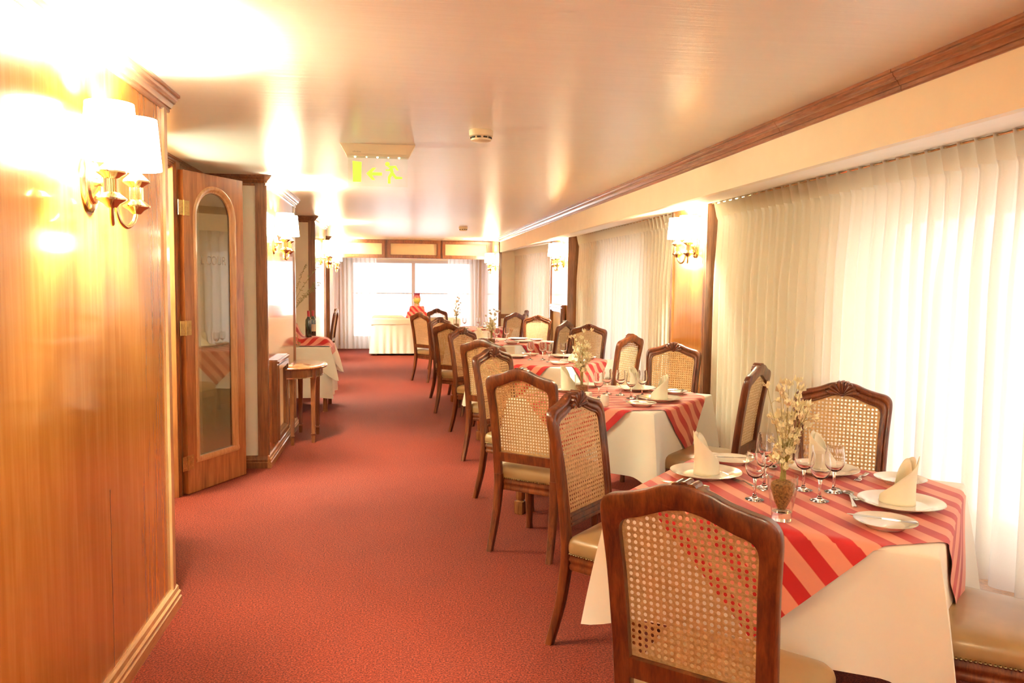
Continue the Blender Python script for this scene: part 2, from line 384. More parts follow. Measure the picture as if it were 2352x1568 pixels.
# mouldings
CROWN = [(0, 0), (0.056, 0), (0.056, -0.011), (0.047, -0.013), (0.047, -0.018), (0.043, -0.026), (0.036, -0.031), (0.036, -0.037), (0.028, -0.040), (0.022, -0.050), (0.019, -0.058), (0.011, -0.060), (0.011, -0.073), (0.006, -0.078), (0, -0.078)]
BASE = [(0, 0), (0.03, 0), (0.03, 0.045), (0.024, 0.05), (0.027, 0.058), (0.027, 0.068), (0.018, 0.074), (0.015, 0.092), (0.006, 0.10), (0, 0.10)]
_tn = [0]
def trim(mb, mat):
    _tn[0] += 1; return struct(mb.build('trim_%d' % _tn[0], mat, ang=16))
def crown(p0, p1, out, mat=crown_wood): return trim(MB().prism(CROWN, p0, p1, out, (0, 0, 1)), mat)
def base(p0, p1, out, side, mat=base_wood): return struct(MB().prism(BASE, p0, p1, out, (0, 0, 1)).build('baseboard_' + side, mat, ang=30))
for x, y0, y1 in ((-1.0, -2.5, 3.79), (-1.0, 6.60, 8.44), (-1.0, 10.55, 12.1), (-1.18, 15.2, 16.0)):
    crown((x, y0 - (0.05 if y0 > 0 else 0), ZC), (x, y1 + 0.05, ZC), (1, 0, 0))
    base((x, y0 - (0.028 if y0 > 0 else 0), 0), (x, y1 + 0.02, 0), (1, 0, 0), 'left')
    if y0 > 0:                                      # facing the camera : cream end with wood edge and crown
        crown((-1.5, y0, ZC), (x, y0, ZC), (0, -1, 0), trim_wood)
        base((-1.5, y0, 0), (x, y0, 0), (0, -1, 0), 'left', trim_wood)
        trim(MB().box(x - 0.075, x + 0.006, y0 - 0.014, y0 + 0.0, 0.08, ZC - 0.05).box(x - 0.012, x + 0.010, y0, y0 + 0.03, 0.08, ZC - 0.05), trim_wood)
    ye = y1 if y1 < 16 else 18.1
    trim(MB().box(x - 0.01, x + 0.012, ye - 0.05, ye - 0.018, 0.09, ZC - 0.07).box(x - 0.02, x + 0.008, ye - 0.018, ye + 0.010, 0.09, ZC - 0.07), light_trim if y0 < 0 else trim_wood)
crown((-1.5, 3.79, ZC), (-1.5, 6.60, ZC), (1, 0, 0), trim_wood)
trim(MB().box(-1.002, -0.9990, 2.995, 2.998, 0.1, 0.75), trim_wood)                 # veneer joint
# framed wainscot panels
def wainscot(y0, y1, z0, z1, x, sgn):
    mb = MB()
    def bar(ya, yb, za, zb, t):
        mb.box(min(x, x + sgn * t), max(x, x + sgn * t), ya, yb, za, zb)
    def fr(a, b_, c, d, wd, t):
        bar(a, a + wd, c, d, t); bar(b_ - wd, b_, c, d, t); bar(a + wd, b_ - wd, c, c + wd, t); bar(a + wd, b_ - wd, d - wd, d, t)
    fr(y0, y1, z0, z1, 0.07, 0.04)
    def rim(a, b_, c, d, wd, t0, t1):
        for (ya, yb, za, zb) in ((a, a + wd, c, d), (b_ - wd, b_, c, d), (a + wd, b_ - wd, c, c + wd), (a + wd, b_ - wd, d - wd, d)):
            mb.box(min(x + sgn * t0, x + sgn * t1), max(x + sgn * t0, x + sgn * t1), ya, yb, za, zb)
    rim(y0 + 0.014, y1 - 0.014, z0 + 0.014, z1 - 0.014, 0.036, 0.0402, 0.056)
    bar(y0 - 0.01, y1 + 0.01, z1 + 0.0002, z1 + 0.018, 0.06); bar(y0, y1, z1 + 0.0182, z1 + 0.03, 0.045)
    trim(mb, trim_wood)
    p = MB(); p.box(min(x, x + sgn * 0.012), max(x, x + sgn * 0.012), y0 + 0.0705, y1 - 0.0705, z0 + 0.0705, z1 - 0.0705); trim(p, cream_panel)
wainscot(6.86, 7.50, 0.15, 0.81, -1.0, 1)

# door jamb, door leaf
trim(MB().box(-1.803, -1.465, 5.728, 5.80, 0, 2.268).box(-1.50, -1.455, 5.77, 5.87, 0, 2.30).box(-1.803, -1.497, 4.947, 4.99, 0, 2.268).box(-1.50, -1.475, 4.87, 4.97, 0, 2.30), door_wood)
trim(MB().box(-1.50, -1.472, 4.87, 5.87, 2.27, 2.315 - 0.08 + 0.07), door_wood)
def make_door():
    root = empty('door_1', (-1.435, 5.80, 0.006), math.atan2(0.575, 0.285)); root['kind'] = 'structure'
    W, H, T = 0.645, 2.236, 0.021
    u0, u1, zb, R = 0.115, 0.530, 0.235, 0.2075
    uc, zs = (u0 + u1) / 2, 2.135 - 0.2075
    mb = MB().box(0, u0, -T, T, 0, H).box(u1, W, -T, T, 0, H).box(u0, u1, -T, T, 0, zb)
    n = 24
    arc = [(uc - R * math.cos(PI * k / n), zs + R * math.sin(PI * k / n)) for k in range(n + 1)]
    for k in range(n):
        (a, za), (c, zc) = arc[k], arc[k + 1]
        vs = [(a, -T, za), (c, -T, zc), (c, -T, H), (a, -T, H), (a, T, za), (c, T, zc), (c, T, H), (a, T, H)]
        mb.add(vs, [(0, 1, 2, 3), (7, 6, 5, 4), (0, 4, 5, 1), (2, 6, 7, 3)])
    mb.build('leaf', door_wood, root)
    path = [(u0, zb)] + [(u0, zb + (zs - zb) * k / 4) for k in range(1, 5)] + arc[1:] + [(u1, zs - (zs - zb) * k / 4) for k in range(1, 5)]
    def ring(off, y): 
        out = []
        for (u, z) in path:
            if z >= zs:
                d = Vector((u - uc, z - zs)); d = d.normalized() if d.length > 1e-6 else Vector((0, 1)); out.append((uc + d.x * (R + off), y, zs + d.y * (R + off)))
            else: out.append((u + (off if u > uc else -off), y, z))
        return out
    for side in (-1, 1):
        prof = [(-0.028, 0.004), (-0.024, 0.013), (-0.012, 0.016), (-0.008, 0.022), (0.004, 0.028), (0.012, 0.030), (0.020, 0.028), (0.024, 0.020)]
        g = MB(); rings = [ring(o, side * y) for o, y in prof]
        g.loft(rings, closed=False, cap0=False, cap1=False); g.build('arch_moulding', light_trim if side < 0 else door_wood, root, ang=50)
        s = MB(); s.prism([(-0.012, 0.004), (-0.012, 0.024), (0.012, 0.03), (0.03, 0.022)], (u0 - 0.03, 0, zb), (u1 + 0.03, 0, zb), (0, 0, -1), (0, side, 0)); s.build('arch_moulding', light_trim, root)
    g = MB(); pts = [(u0, zb)] + arc + [(u1, zb)]
    g.add([(u, -0.003, z) for u, z in pts] + [(u, 0.003, z) for u, z in pts], [list(range(len(pts))), list(range(len(pts), 2 * len(pts)))[::-1]])
    gl = g.build('glass_pane', doorglass_m, root, smooth=False)
    e = MB()                                        # etched border line
    pth = [Vector((0, 0, 0))] * 0
    for (u, y, z) in ring(-0.030, -0.0036): pth.append(Vector((u, y, z)))
    e.tube(pth, 0.0012, 4); e.build('etched_line', etch_m, gl)
    text_mesh('etched_lettering', 'L COUR', 0.09, etch_m, gl, (uc, -0.0038, 1.60), (PI / 2, 0, 0), (0.85, 1, 1))
    for z in (1.98, 1.16, 0.22):
        h = MB().box(-0.055, -0.006, -T - 0.004, -T - 0.001, z - 0.05, z + 0.05).box(0.006, 0.055, -T - 0.004, -T - 0.001, z - 0.05, z + 0.05)
        h.lathe([(0.006, z - 0.052), (0.006, z + 0.052)], 8, (0, -T - 0.004, 0))
        for u in (-0.04, -0.02, 0.02, 0.04):
            for dz in (-0.03, 0.0, 0.03): h.ball((u, -T - 0.004, z + dz + 0.004 * (u > 0)), 0.004, 6, 4)
        h.build('hinge', hinge_m, root)
    return root
make_door()

# right side : fascia, crown, soffit, pillars, window wall
struct(MB().box(1.90, 1.94, -2.5, 14.6, 2.050, ZC).build('wall_right', fascia_m, smooth=False))
mb = MB().prism([(1.94, 2.056), (2.75, 2.187), (2.75, 2.24), (1.94, 2.12)], (0, -2.5, 0), (0, 14.6, 0), (1, 0, 0), (0, 0, 1)); struct(mb.build('wall_right', soffit_m, smooth=False))
for y0, y1 in ((-2.5, 2.85), (2.853, 3.80), (3.803, 14.6)): crown((1.90, y0, ZC), (1.90, y1, ZC), (-1, 0, 0))
WIN = ((-2.0, -0.7), (1.15, 4.35), (7.9, 9.65), (12.2, 13.7))
XO = 2.75
ys = -2.5
for y0, y1 in WIN:
    struct(MB().box(XO, XO + 0.15, ys, y0, 0, 2.3).build('wall_right', cream, smooth=False)); ys = y1
struct(MB().box(XO, XO + 0.15, ys, 14.75, 0, 2.3).build('wall_right', cream, smooth=False))
for k, (y0, y1) in enumerate(WIN):
    struct(MB().box(XO, XO + 0.15, y0, y1, 0, 0.35).box(XO, XO + 0.15, y0, y1, 1.90, 2.3).build('wall_right', cream, smooth=False))
    wn = empty('window_%d' % (k + 1), (XO + 0.08, (y0 + y1) / 2, 0.35)); wn['kind'] = 'structure'
    h = (y1 - y0) / 2; f = MB().box(-0.03, 0.03, -h, -h + 0.05, 0, 1.55).box(-0.03, 0.03, h - 0.05, h, 0, 1.55).box(-0.03, 0.03, -h, h, 0, 0.05).box(-0.03, 0.03, -h, h, 1.50, 1.55)
    f.build('window_frame', frame_white, wn, smooth=False)
    MB().box(-0.025, 0.025, -0.03, 0.03, 0.05, 1.50).build('mullion', frame_white, wn, smooth=False)
    MB().add([(0, -h, 0), (0, h, 0), (0, h, 1.55), (0, -h, 1.55)], [(0, 1, 2, 3)]).build('glass_pane', pane_m, wn, smooth=False)
# low ledge under the curtains
struct(MB().box(2.36, XO, -2.5, 14.6, 0, 0.20).build('trim_ledge', trim_wood, smooth=False))
def pillar(y0, y1, x0, x1):
    mb = MB(); vs = [(x0, y0, 0), (XO, y0, 0), (XO, y1, 0), (x1, y1, 0)]
    z = 2.16
    struct(mb.add(vs + [(a, b_, z) for a, b_, _ in vs], [(3, 2, 1, 0), (4, 5, 6, 7), (0, 1, 5, 4), (1, 2, 6, 5), (2, 3, 7, 6), (3, 0, 4, 7)]).build('wall_right', panel_wood, smooth=False))
    trim(MB().box(x0 - 0.012, x0 + 0.03, y0 - 0.012, y0 + 0.02, 0, z - 0.02), trim_wood)
    trim(MB().box(x0 - 0.010, x0 + 0.02, y0 + 0.03, y0 + 0.055, 0, z - 0.02), trim_wood)
    trim(MB().box(x1 - 0.012, x1 + 0.03, y1 - 0.03, y1 + 0.01, 0, z - 0.02), trim_wood)
    trim(MB().box(x0 + 0.03, XO, y0 - 0.006, y0, 0, z - 0.01), trim_wood)
pillar(-0.15, 0.65, 2.45, 2.45); pillar(6.11, 6.91, 2.45, 2.45); pillar(10.68, 11.74, xw(10.68), xw(11.74))
wainscot(10.80, 11.62, 0.12, 1.17, xw(11.2), -1)
# far right corner block
struct(MB().box(1.92, 2.9, 14.6, 18.3, 0, ZC).build('wall_right', cream, smooth=False))
struct(MB().box(1.90, 1.92, 14.6, 18.2, 0, ZC).build('wall_right', panel_wood, smooth=False))
trim(MB().box(1.885, 1.935, 14.585, 14.62, 0, ZC), trim_wood)
trim(MB().box(1.935, 2.4, 14.585, 14.6, 0.85, 0.93), trim_wood)
# end wall with the big window
struct(MB().box(-1.5, -0.95, 18.2, 18.35, 0, ZC).box(1.75, 2.0, 18.2, 18.35, 0, ZC).box(-0.95, 1.75, 18.2, 18.35, 0, 0.22).box(-0.95, 1.75, 18.2, 18.35, 1.97, ZC).build('wall_end', cream, smooth=False))
wn = empty('window_5', (0.40, 18.27, 0.22)); wn['kind'] = 'structure'
MB().box(-1.35, 1.35, -0.04, 0.04, 0, 0.06).box(-1.35, 1.35, -0.04, 0.04, 1.69, 1.75).box(-1.35, -1.29, -0.04, 0.04, 0, 1.75).box(1.29, 1.35, -0.04, 0.04, 0, 1.75).build('window_frame', frame_white, wn, smooth=False)
MB().box(-0.01, 0.07, -0.05, 0.05, 0.06, 1.69).build('mullion', frame_white, wn, smooth=False)
MB().box(-1.29, 1.29, -0.02, 0.02, 1.005, 1.03).build('transom', frame_white, wn, smooth=False)
MB().add([(-1.3, 0, 0), (1.3, 0, 0), (1.3, 0, 1.75), (-1.3, 0, 1.75)], [(0, 1, 2, 3)]).build('glass_pane', pane_m, wn, smooth=False)
# panelled pelmet
pm = MB().box(-1.18, 1.90, 16.0, 16.06, 1.955, ZC)
struct(pm.build('trim_pelmet', cream_panel, smooth=False))
mb = MB()
for xa, xb in ((-1.18, -0.15), (-0.15, 0.915), (0.915, 1.90)):
    for t, d0, d in ((0.0, 0.0, 0.03), (0.016, 0.0302, 0.045)):
        a, b_ = xa + 0.0125 + t, xb - 0.0125 - t; z0, z1 = 1.955 + t, ZC - t; wd = 0.062 - 2 * t + 0.01
        mb.box(a, a + wd, 16.0 - d, 16.0 - d0, z0, z1).box(b_ - wd, b_, 16.0 - d, 16.0 - d0, z0, z1).box(a + wd, b_ - wd, 16.0 - d, 16.0 - d0, z0, z0 + wd).box(a + wd, b_ - wd, 16.0 - d, 16.0 - d0, z1 - wd, z1)
    mb.box(xb - 0.012, xb + 0.012, 15.985, 16.0, 1.955, ZC)
trim(mb, trim_wood)

# ------------------------------------------------------------------ curtains
heading_m = sheer('curtain_heading', (0.90, 0.83, 0.66), (0.93, 0.87, 0.70), (0.82, 0.77, 0.72), 0.26, 0.02)
def curtain(p0, p1, z0, z1, P, amp, nrm, label, head=0.115, seed=1, group='sheer curtains', mat=None):
    rnd = random.Random(seed)
    p0, p1, nrm = Vector((*p0, 0)), Vector((*p1, 0)), Vector(nrm); L = (p1 - p0).length; t = (p1 - p0) / L
    root = empty("curtain", ((p0.x + p1.x) / 2, (p0.y + p1.y) / 2, z0), label=label, category="curtain", group=group)
    npl = max(2, round(L / P)); P = L / npl; S = 12; nc = npl * S
    ph = [rnd.uniform(-0.9, 0.9) for _ in range(npl + 2)]; am = [rnd.uniform(0.65, 1.25) for _ in range(npl + 2)]; dr = [rnd.uniform(-0.35, 0.35) for _ in range(npl + 2)]
    def lerp(a, s): i = int(s); f = s - i; f = f * f * (3 - 2 * f); return a[i] * (1 - f) + a[i + 1] * f
    def hd(s):                                      # pinch pleat section
        f = s - math.floor(s); return max(0.0, 1 - abs(f - 0.5) / 0.16) ** 0.6 if abs(f - 0.5) < 0.16 else 0.0
    def bd(s, q):
        a = 2 * PI * s + lerp(ph, s) * q + lerp(dr, s) * q * q * 3
        v = math.sin(a - PI / 2); return lerp(am, s) * (v + 0.28 * math.sin(2 * a + 1.0)) * 0.5 + 0.5
    org = Vector(root.location)
    def pt(i, z):
        s = i / S; q = min(1.0, max(0.0, (z1 - head - z) / 0.55)); qq = q * q * (3 - 2 * q)
        fall = (z1 - z) / (z1 - z0)
        o = (hd(s) * 0.85 * (1 - qq) + bd(s, 0.4 + fall) * qq) * amp
        if z > z1 - head - 0.001: o = hd(s) * amp * (0.95 + 0.35 * (z - (z1 - head)) / head) + 0.004
        pos = p0 + t * (s * P) + nrm * o; return Vector((pos.x, pos.y, z)) - org
    zb = [z1 - head - (z1 - head - z0) * (k / 16) ** 1.0 for k in range(17)]; zb = [zb[0], zb[0] - 0.03, zb[0] - 0.07] + zb[1:]
    g = MB(); vs = [pt(i, z) for z in zb for i in range(nc + 1)]
    g.add(vs, [(r * (nc + 1) + i, r * (nc + 1) + i + 1, (r + 1) * (nc + 1) + i + 1, (r + 1) * (nc + 1) + i) for r in range(len(zb) - 1) for i in range(nc)])
    g.build('drape', mat or curtain_m, root, ang=180)
    zh = [z1, z1 - head * 0.5, z1 - head * 0.9, z1 - head]
    g = MB(); vs = []
    for z in zh:
        for i in range(nc + 1): vs.append(pt(i, z))
    g.add(vs, [(r * (nc + 1) + i, r * (nc + 1) + i + 1, (r + 1) * (nc + 1) + i + 1, (r + 1) * (nc + 1) + i) for r in range(len(zh) - 1) for i in range(nc)])
    g.build('pleated_heading', mat or heading_m, root, ang=60)
    return root
def zs_(x): return 2.055 + (x - 1.90) * 0.155 - 0.012
curtain((2.55, 0.72), (2.55, 6.06), 0.25, zs_(2.55), 0.108, 0.075, (-1, 0, 0), 'long pleated cream sheer curtain behind the nearest table', seed=3)
curtain((2.55, 6.95), (2.5, 10.62), 0.25, zs_(2.52), 0.105, 0.07, (-1, 0, 0), 'pleated cream sheer curtain between the two wooden window pillars', seed=5)
curtain((2.42, 11.8), (2.22, 14.55), 0.25, 2.10, 0.105, 0.065, (-1, 0, 0), 'short pleated sheer curtain beyond the second window pillar', seed=8)
curtain((2.55, -2.3), (2.55, -0.2), 0.25, zs_(2.55), 0.108, 0.07, (-1, 0, 0), 'pleated cream sheer curtain behind the camera', seed=9)
curtain((-1.17, 17.92), (-0.38, 17.92), 0.03, 2.2, 0.10, 0.06, (0, -1, 0), 'white sheer curtain at the left of the end window', seed=11, mat=thin_sheer_m)
curtain((1.18, 17.92), (1.88, 17.92), 0.03, 2.2, 0.10, 0.06, (0, -1, 0), 'white sheer curtain at the right of the end window', seed=12, mat=thin_sheer_m)
for (x0, y0, x1, y1, lb) in ((2.47, 0.7, 2.47, 6.08, 'thin golden curtain track over the nearest sheer curtain'), (2.47, 6.93, 2.43, 10.64, 'thin golden curtain track over the middle sheer curtain')):
    z = zs_(2.47); tag(MB().tube([(x0, y0, z), (x1, y1, z)], 0.006, 6).build('curtain_track', brass), lb, 'curtain track')

# ------------------------------------------------------------------ wall sconces
def light(name, loc, watts, r=0.03, parent=None):
    l = bpy.data.lights.new(name, 'POINT'); l.energy = watts; l.color = TUNG; l.shadow_soft_size = r
    o = bpy.data.objects.new(name, l); COL.objects.link(o); o.location = loc
    if parent: o.parent = parent
    return o
def make_sconce(label):
    """local +x leaves the wall, arms spread along y"""
    root = empty('wall_sconce', label=label, category='wall lamp', group='twin-shade brass wall sconces')
    p = MB(); p.lathe([(0.0, 0.0), (0.088, 0.0), (0.09, 0.008), (0.08, 0.014), (0.066, 0.016), (0.062, 0.024), (0.05, 0.027), (0.03, 0.036), (0.0, 0.04)], 32, axis='x')
    p.xf(Matrix.Diagonal((1, 0.86, 1.08, 1))); p.build('backplate', brass, root)
    h = MB(); h.tube([(0.03, 0, 0.0), (0.075, 0, 0.0)], 0.011, 12); h.ball((0.078, 0, 0.0), 0.017, 12, 8); h.build('hub', brass, root)
    for s in (-1, 1):
        yy, xx = 0.125 * s, 0.112
        a = crom([(0.072, 0.012 * s, 0.055), (0.075, 0.016 * s, 0.0), (0.078, 0.02 * s, -0.07), (0.084, 0.035 * s, -0.118), (0.095, 0.072 * s, -0.138), (0.106, 0.108 * s, -0.118), (xx, yy, -0.075)], 6)
        arm = MB().tube(a, 0.0075, 10).build('arm', brass, root)
        hd = MB(); hd.lathe([(0.0, -0.092), (0.014, -0.09), (0.024, -0.078), (0.044, -0.066), (0.045, -0.061), (0.026, -0.046), (0.022, -0.042), (0.0, -0.042)], 24, (xx, yy, 0))
        hd.lathe([(0.0, -0.001), (0.02, 0.0), (0.026, 0.006), (0.045, 0.019), (0.044, 0.025), (0.022, 0.045), (0.012, 0.06), (0.0, 0.06)], 24, (xx, yy, 0)); hd.build('candle_cup', brass, arm)
        fl = MB(); prof = []
        n = 40; fl.loft([[(xx + (0.021 + 0.0022 * math.cos(PI * k)) * math.cos(2 * PI * k / n), yy + (0.021 + 0.0022 * math.cos(PI * k)) * math.sin(2 * PI * k / n), z) for k in range(n)] for z in (-0.043, 0.001)]); fl.build('fluted_candle', brass, arm, smooth=False)
        sh = MB(); sh.lathe([(0.085, 0.062), (0.0855, 0.066), (0.072, 0.232), (0.0715, 0.236), (0.0700, 0.232), (0.083, 0.066)], 36, (xx, yy, 0), close=False); sh.build('lamp_shade', shade_m, root)
        bl = MB(); bl.lathe([(0.0, 0.058), (0.012, 0.06), (0.012, 0.10), (0.0, 0.10)], 12, (xx, yy, 0)); bl.build('bulb_socket', porcelain, root)
        light('bulb_light', (xx, yy, 0.168), BULB, 0.028, root)
    return root
SZ = 1.815
for k, (x, y, rz, lb) in enumerate((
    (-1.0, 2.87, 0, 'large lit twin-shade brass sconce on the near left wood panel'),
    (-1.0, 7.02, 0, 'lit twin-shade brass sconce above the half-round side table'),
    (-1.0, 11.45, 0, 'lit twin-shade brass sconce past the wine bottles on the left wall'),
    (-1.18, 15.72, 0, 'lit twin-shade brass sconce farthest along the left wall'),
    (2.45, 6.36, PI, 'lit twin-shade brass sconce on the nearest window pillar'),
    (xw(10.95) + 0.0, 10.98, PI, 'lit twin-shade brass sconce on the second window pillar'),
    (1.90, 15.2, PI, 'lit twin-shade brass sconce in the far right corner'),
    (-1.0, -0.6, 0, 'added unseen twin-shade sconce behind the camera on the left, for fill'),  # unseen, added as fill light from behind the camera
    (2.45, 0.25, PI, 'added unseen twin-shade sconce behind the camera on the right, for fill'))):  # likewise an unseen sconce added for frontal fill
    s = make_sconce(lb) if k == 0 else copy_tree(proto_s)
    if k == 0: proto_s = s
    s.location = (x, y, SZ); s.rotation_euler.z = rz; s['label'] = lb

# added unseen globe lamp behind the open door, brightens the recess
gl_ = empty('added_fill_lamp', (-2.05, 5.35, ZC), label='added unseen globe lamp behind the open glazed door, brightening the recess', category='ceiling lamp')
MB().lathe([(0, 0), (.06, 0), (.06, -.02), (.02, -.03), (.02, -.07), (0, -.07)], 20).build('ceiling_rose', brass, gl_)
MB().ball((0, 0, -.15), .09, 20, 12).build('globe', shade_m, gl_)
light('bulb_light', (0, 0, -.27), 60, .15, gl_)

# ------------------------------------------------------------------ smoke detectors, exit sign
def make_smoke(label):
    r = empty('smoke_detector', label=label, category='smoke detector', group='ceiling smoke detectors')
    MB().lathe([(0.0, 0.0), (0.064, 0.0), (0.066, -0.006), (0.064, -0.03), (0.058, -0.034), (0.0, -0.034)], 32).build('base', plastic, r)
    c = MB().lathe([(0.0, -0.033), (0.05, -0.033), (0.05, -0.045), (0.056, -0.046), (0.054, -0.054), (0.045, -0.058), (0.0, -0.06)], 32).build('cover', plastic, r)
    s = MB()
    for k in range(10):
        a = 2 * PI * k / 10; s.box(0.052, 0.0575, -0.010, 0.010, -0.044, -0.036)
        M = Matrix.Rotation(a, 4, 'Z')
        for i in range(len(s.v) - 8, len(s.v)): s.v[i] = tuple(M @ Vector(s.v[i]))
    s.build('vent_slots', dark_slot, r, smooth=False)
    return r
sm = make_smoke('round smoke detector on the ceiling right of the exit sign'); sm.location = (0.464, 4.386, ZC)
s2 = copy_tree(sm); s2.location = (1.011, 11.96, ZC); s2['label'] = 'small far smoke detector on the ceiling before the end window'
def ex(px, py): return (-0.117 + (px - 860) * 0.00268, 2.094 + (420 - py) * 0.00268)
es = empty('exit_sign', (0, 4.97, 0), label='hanging exit sign with green running man under cream light box', category='exit sign')
xl, xr = ex(800, 0)[0], ex(936, 0)[0]
hb = MB(); zt, zb_ = ZC, 2.243
hb.loft([[(xl - 0.04, -0.04, zt), (xr + 0.04, -0.04, zt), (xr + 0.04, 0.06, zt), (xl - 0.04, 0.06, zt)], [(xl, -0.03, zb_), (xr, -0.03, zb_), (xr, 0.045, zb_), (xl, 0.045, zb_)]]); hs = hb.build('light_box', plastic, es, smooth=False)
MB().box(xl + 0.012, xr - 0.012, -0.043, -0.036, zb_ + 0.012, zt - 0.004).build('cover_plate', plastic, hs, smooth=False)
pl = MB().box(xl + 0.006, xr - 0.006, -0.002, 0.002, 2.07, zb_ + 0.002).build('clear_panel', acrylic_m, es, smooth=False)
def flat(poly, th=0.0022):
    g = MB(); pts = [ex(*p) for p in poly]; n = len(pts)
    g.add([(x, -0.0025 - th, z) for x, z in pts] + [(x, -0.0025, z) for x, z in pts], [list(range(n)), list(range(n, 2 * n))[::-1]] + [(k, (k + 1) % n, n + (k + 1) % n, n + k) for k in range(n)]); return g
flat([(812, 374), (832, 376), (831, 420), (813, 420)]).build('door_symbol', green_m, pl, smooth=False)
flat([(842, 401), (856, 388), (864, 388), (855, 398), (877, 398), (877, 405), (855, 405), (862, 415), (855, 415)]).build('arrow_symbol', green_m, pl, smooth=False)
g = flat([(889, 386), (893, 383), (908, 382), (914, 392), (910, 393), (905, 387), (901, 388), (903, 398), (909, 406), (922, 407), (922, 411), (907, 412), (900, 404), (896, 409), (896, 422), (890, 422), (890, 407), (896, 397), (894, 394), (885, 394), (885, 391), (892, 391), (894, 387)])
hx, hz = ex(889, 379); g.lathe([(0.0001, -0.0047), (0.0135, -0.0047), (0.0135, -0.0025), (0.0001, -0.0025)], 16, (hx, 0, hz), axis='y'); g.build('running_man', green_m, pl, smooth=False)
for k, px in enumerate((818, 843, 867, 891, 915)):
    lx = ex(px, 0)[0]; MB().ball((lx, -0.012, zb_ - 0.002), 0.006 if k % 2 == 0 else 0.004, 8, 5).build('led', led_m, hs)
for (bd, sz, px, lz) in (('ultralux', 0.016, 822, 2.262), ('-- ---- ---', 0.009, 855, 2.275)):
    text_mesh('small_print', bd, sz, text_m, hs, (ex(px, 0)[0], -0.0435, lz), (PI / 2, 0, 0))

# ================================================================== chairs
OUT = [(.204, .38), (.206, .48), (.208, .60), (.213, .78), (.219, .88), (.222, .935), (.217, .966), (.196, .987), (.155, .997), (.105, 1.011), (.058, 1.030), (.0, 1.040)]
INN = [(.156, .38), (.158, .48), (.161, .60), (.166, .78), (.171, .865), (.172, .900), (.163, .922), (.144, .933), (.120, .940), (.084, .954), (.042, .970), (.0, .977)]
def smooth_half(cp): return [Vector((x, z, 0)) for x, z in cp]
_o = crom(smooth_half(OUT), 4); _i = crom(smooth_half(INN), 4)
O_ = [(p.x, p.y) for p in _o]; I_ = [(p.x, p.y) for p in _i]
O_ = O_ + [(-x, z) for x, z in O_[-2::-1]]; I_ = I_ + [(-x, z) for x, z in I_[-2::-1]]
def yb(z):
    d = max(0.0, z - 0.44); return -0.215 - 0.075 * d - 0.12 * d * d
def inside(poly, x, z):
    c = False; n = len(poly); j = n - 1
    for i in range(n):
        xi, zi = poly[i]; xj, zj = poly[j]
        if (zi > z) != (zj > z) and x < (xj - xi) * (z - zi) / (zj - zi) + xi: c = not c
        j = i
    return c
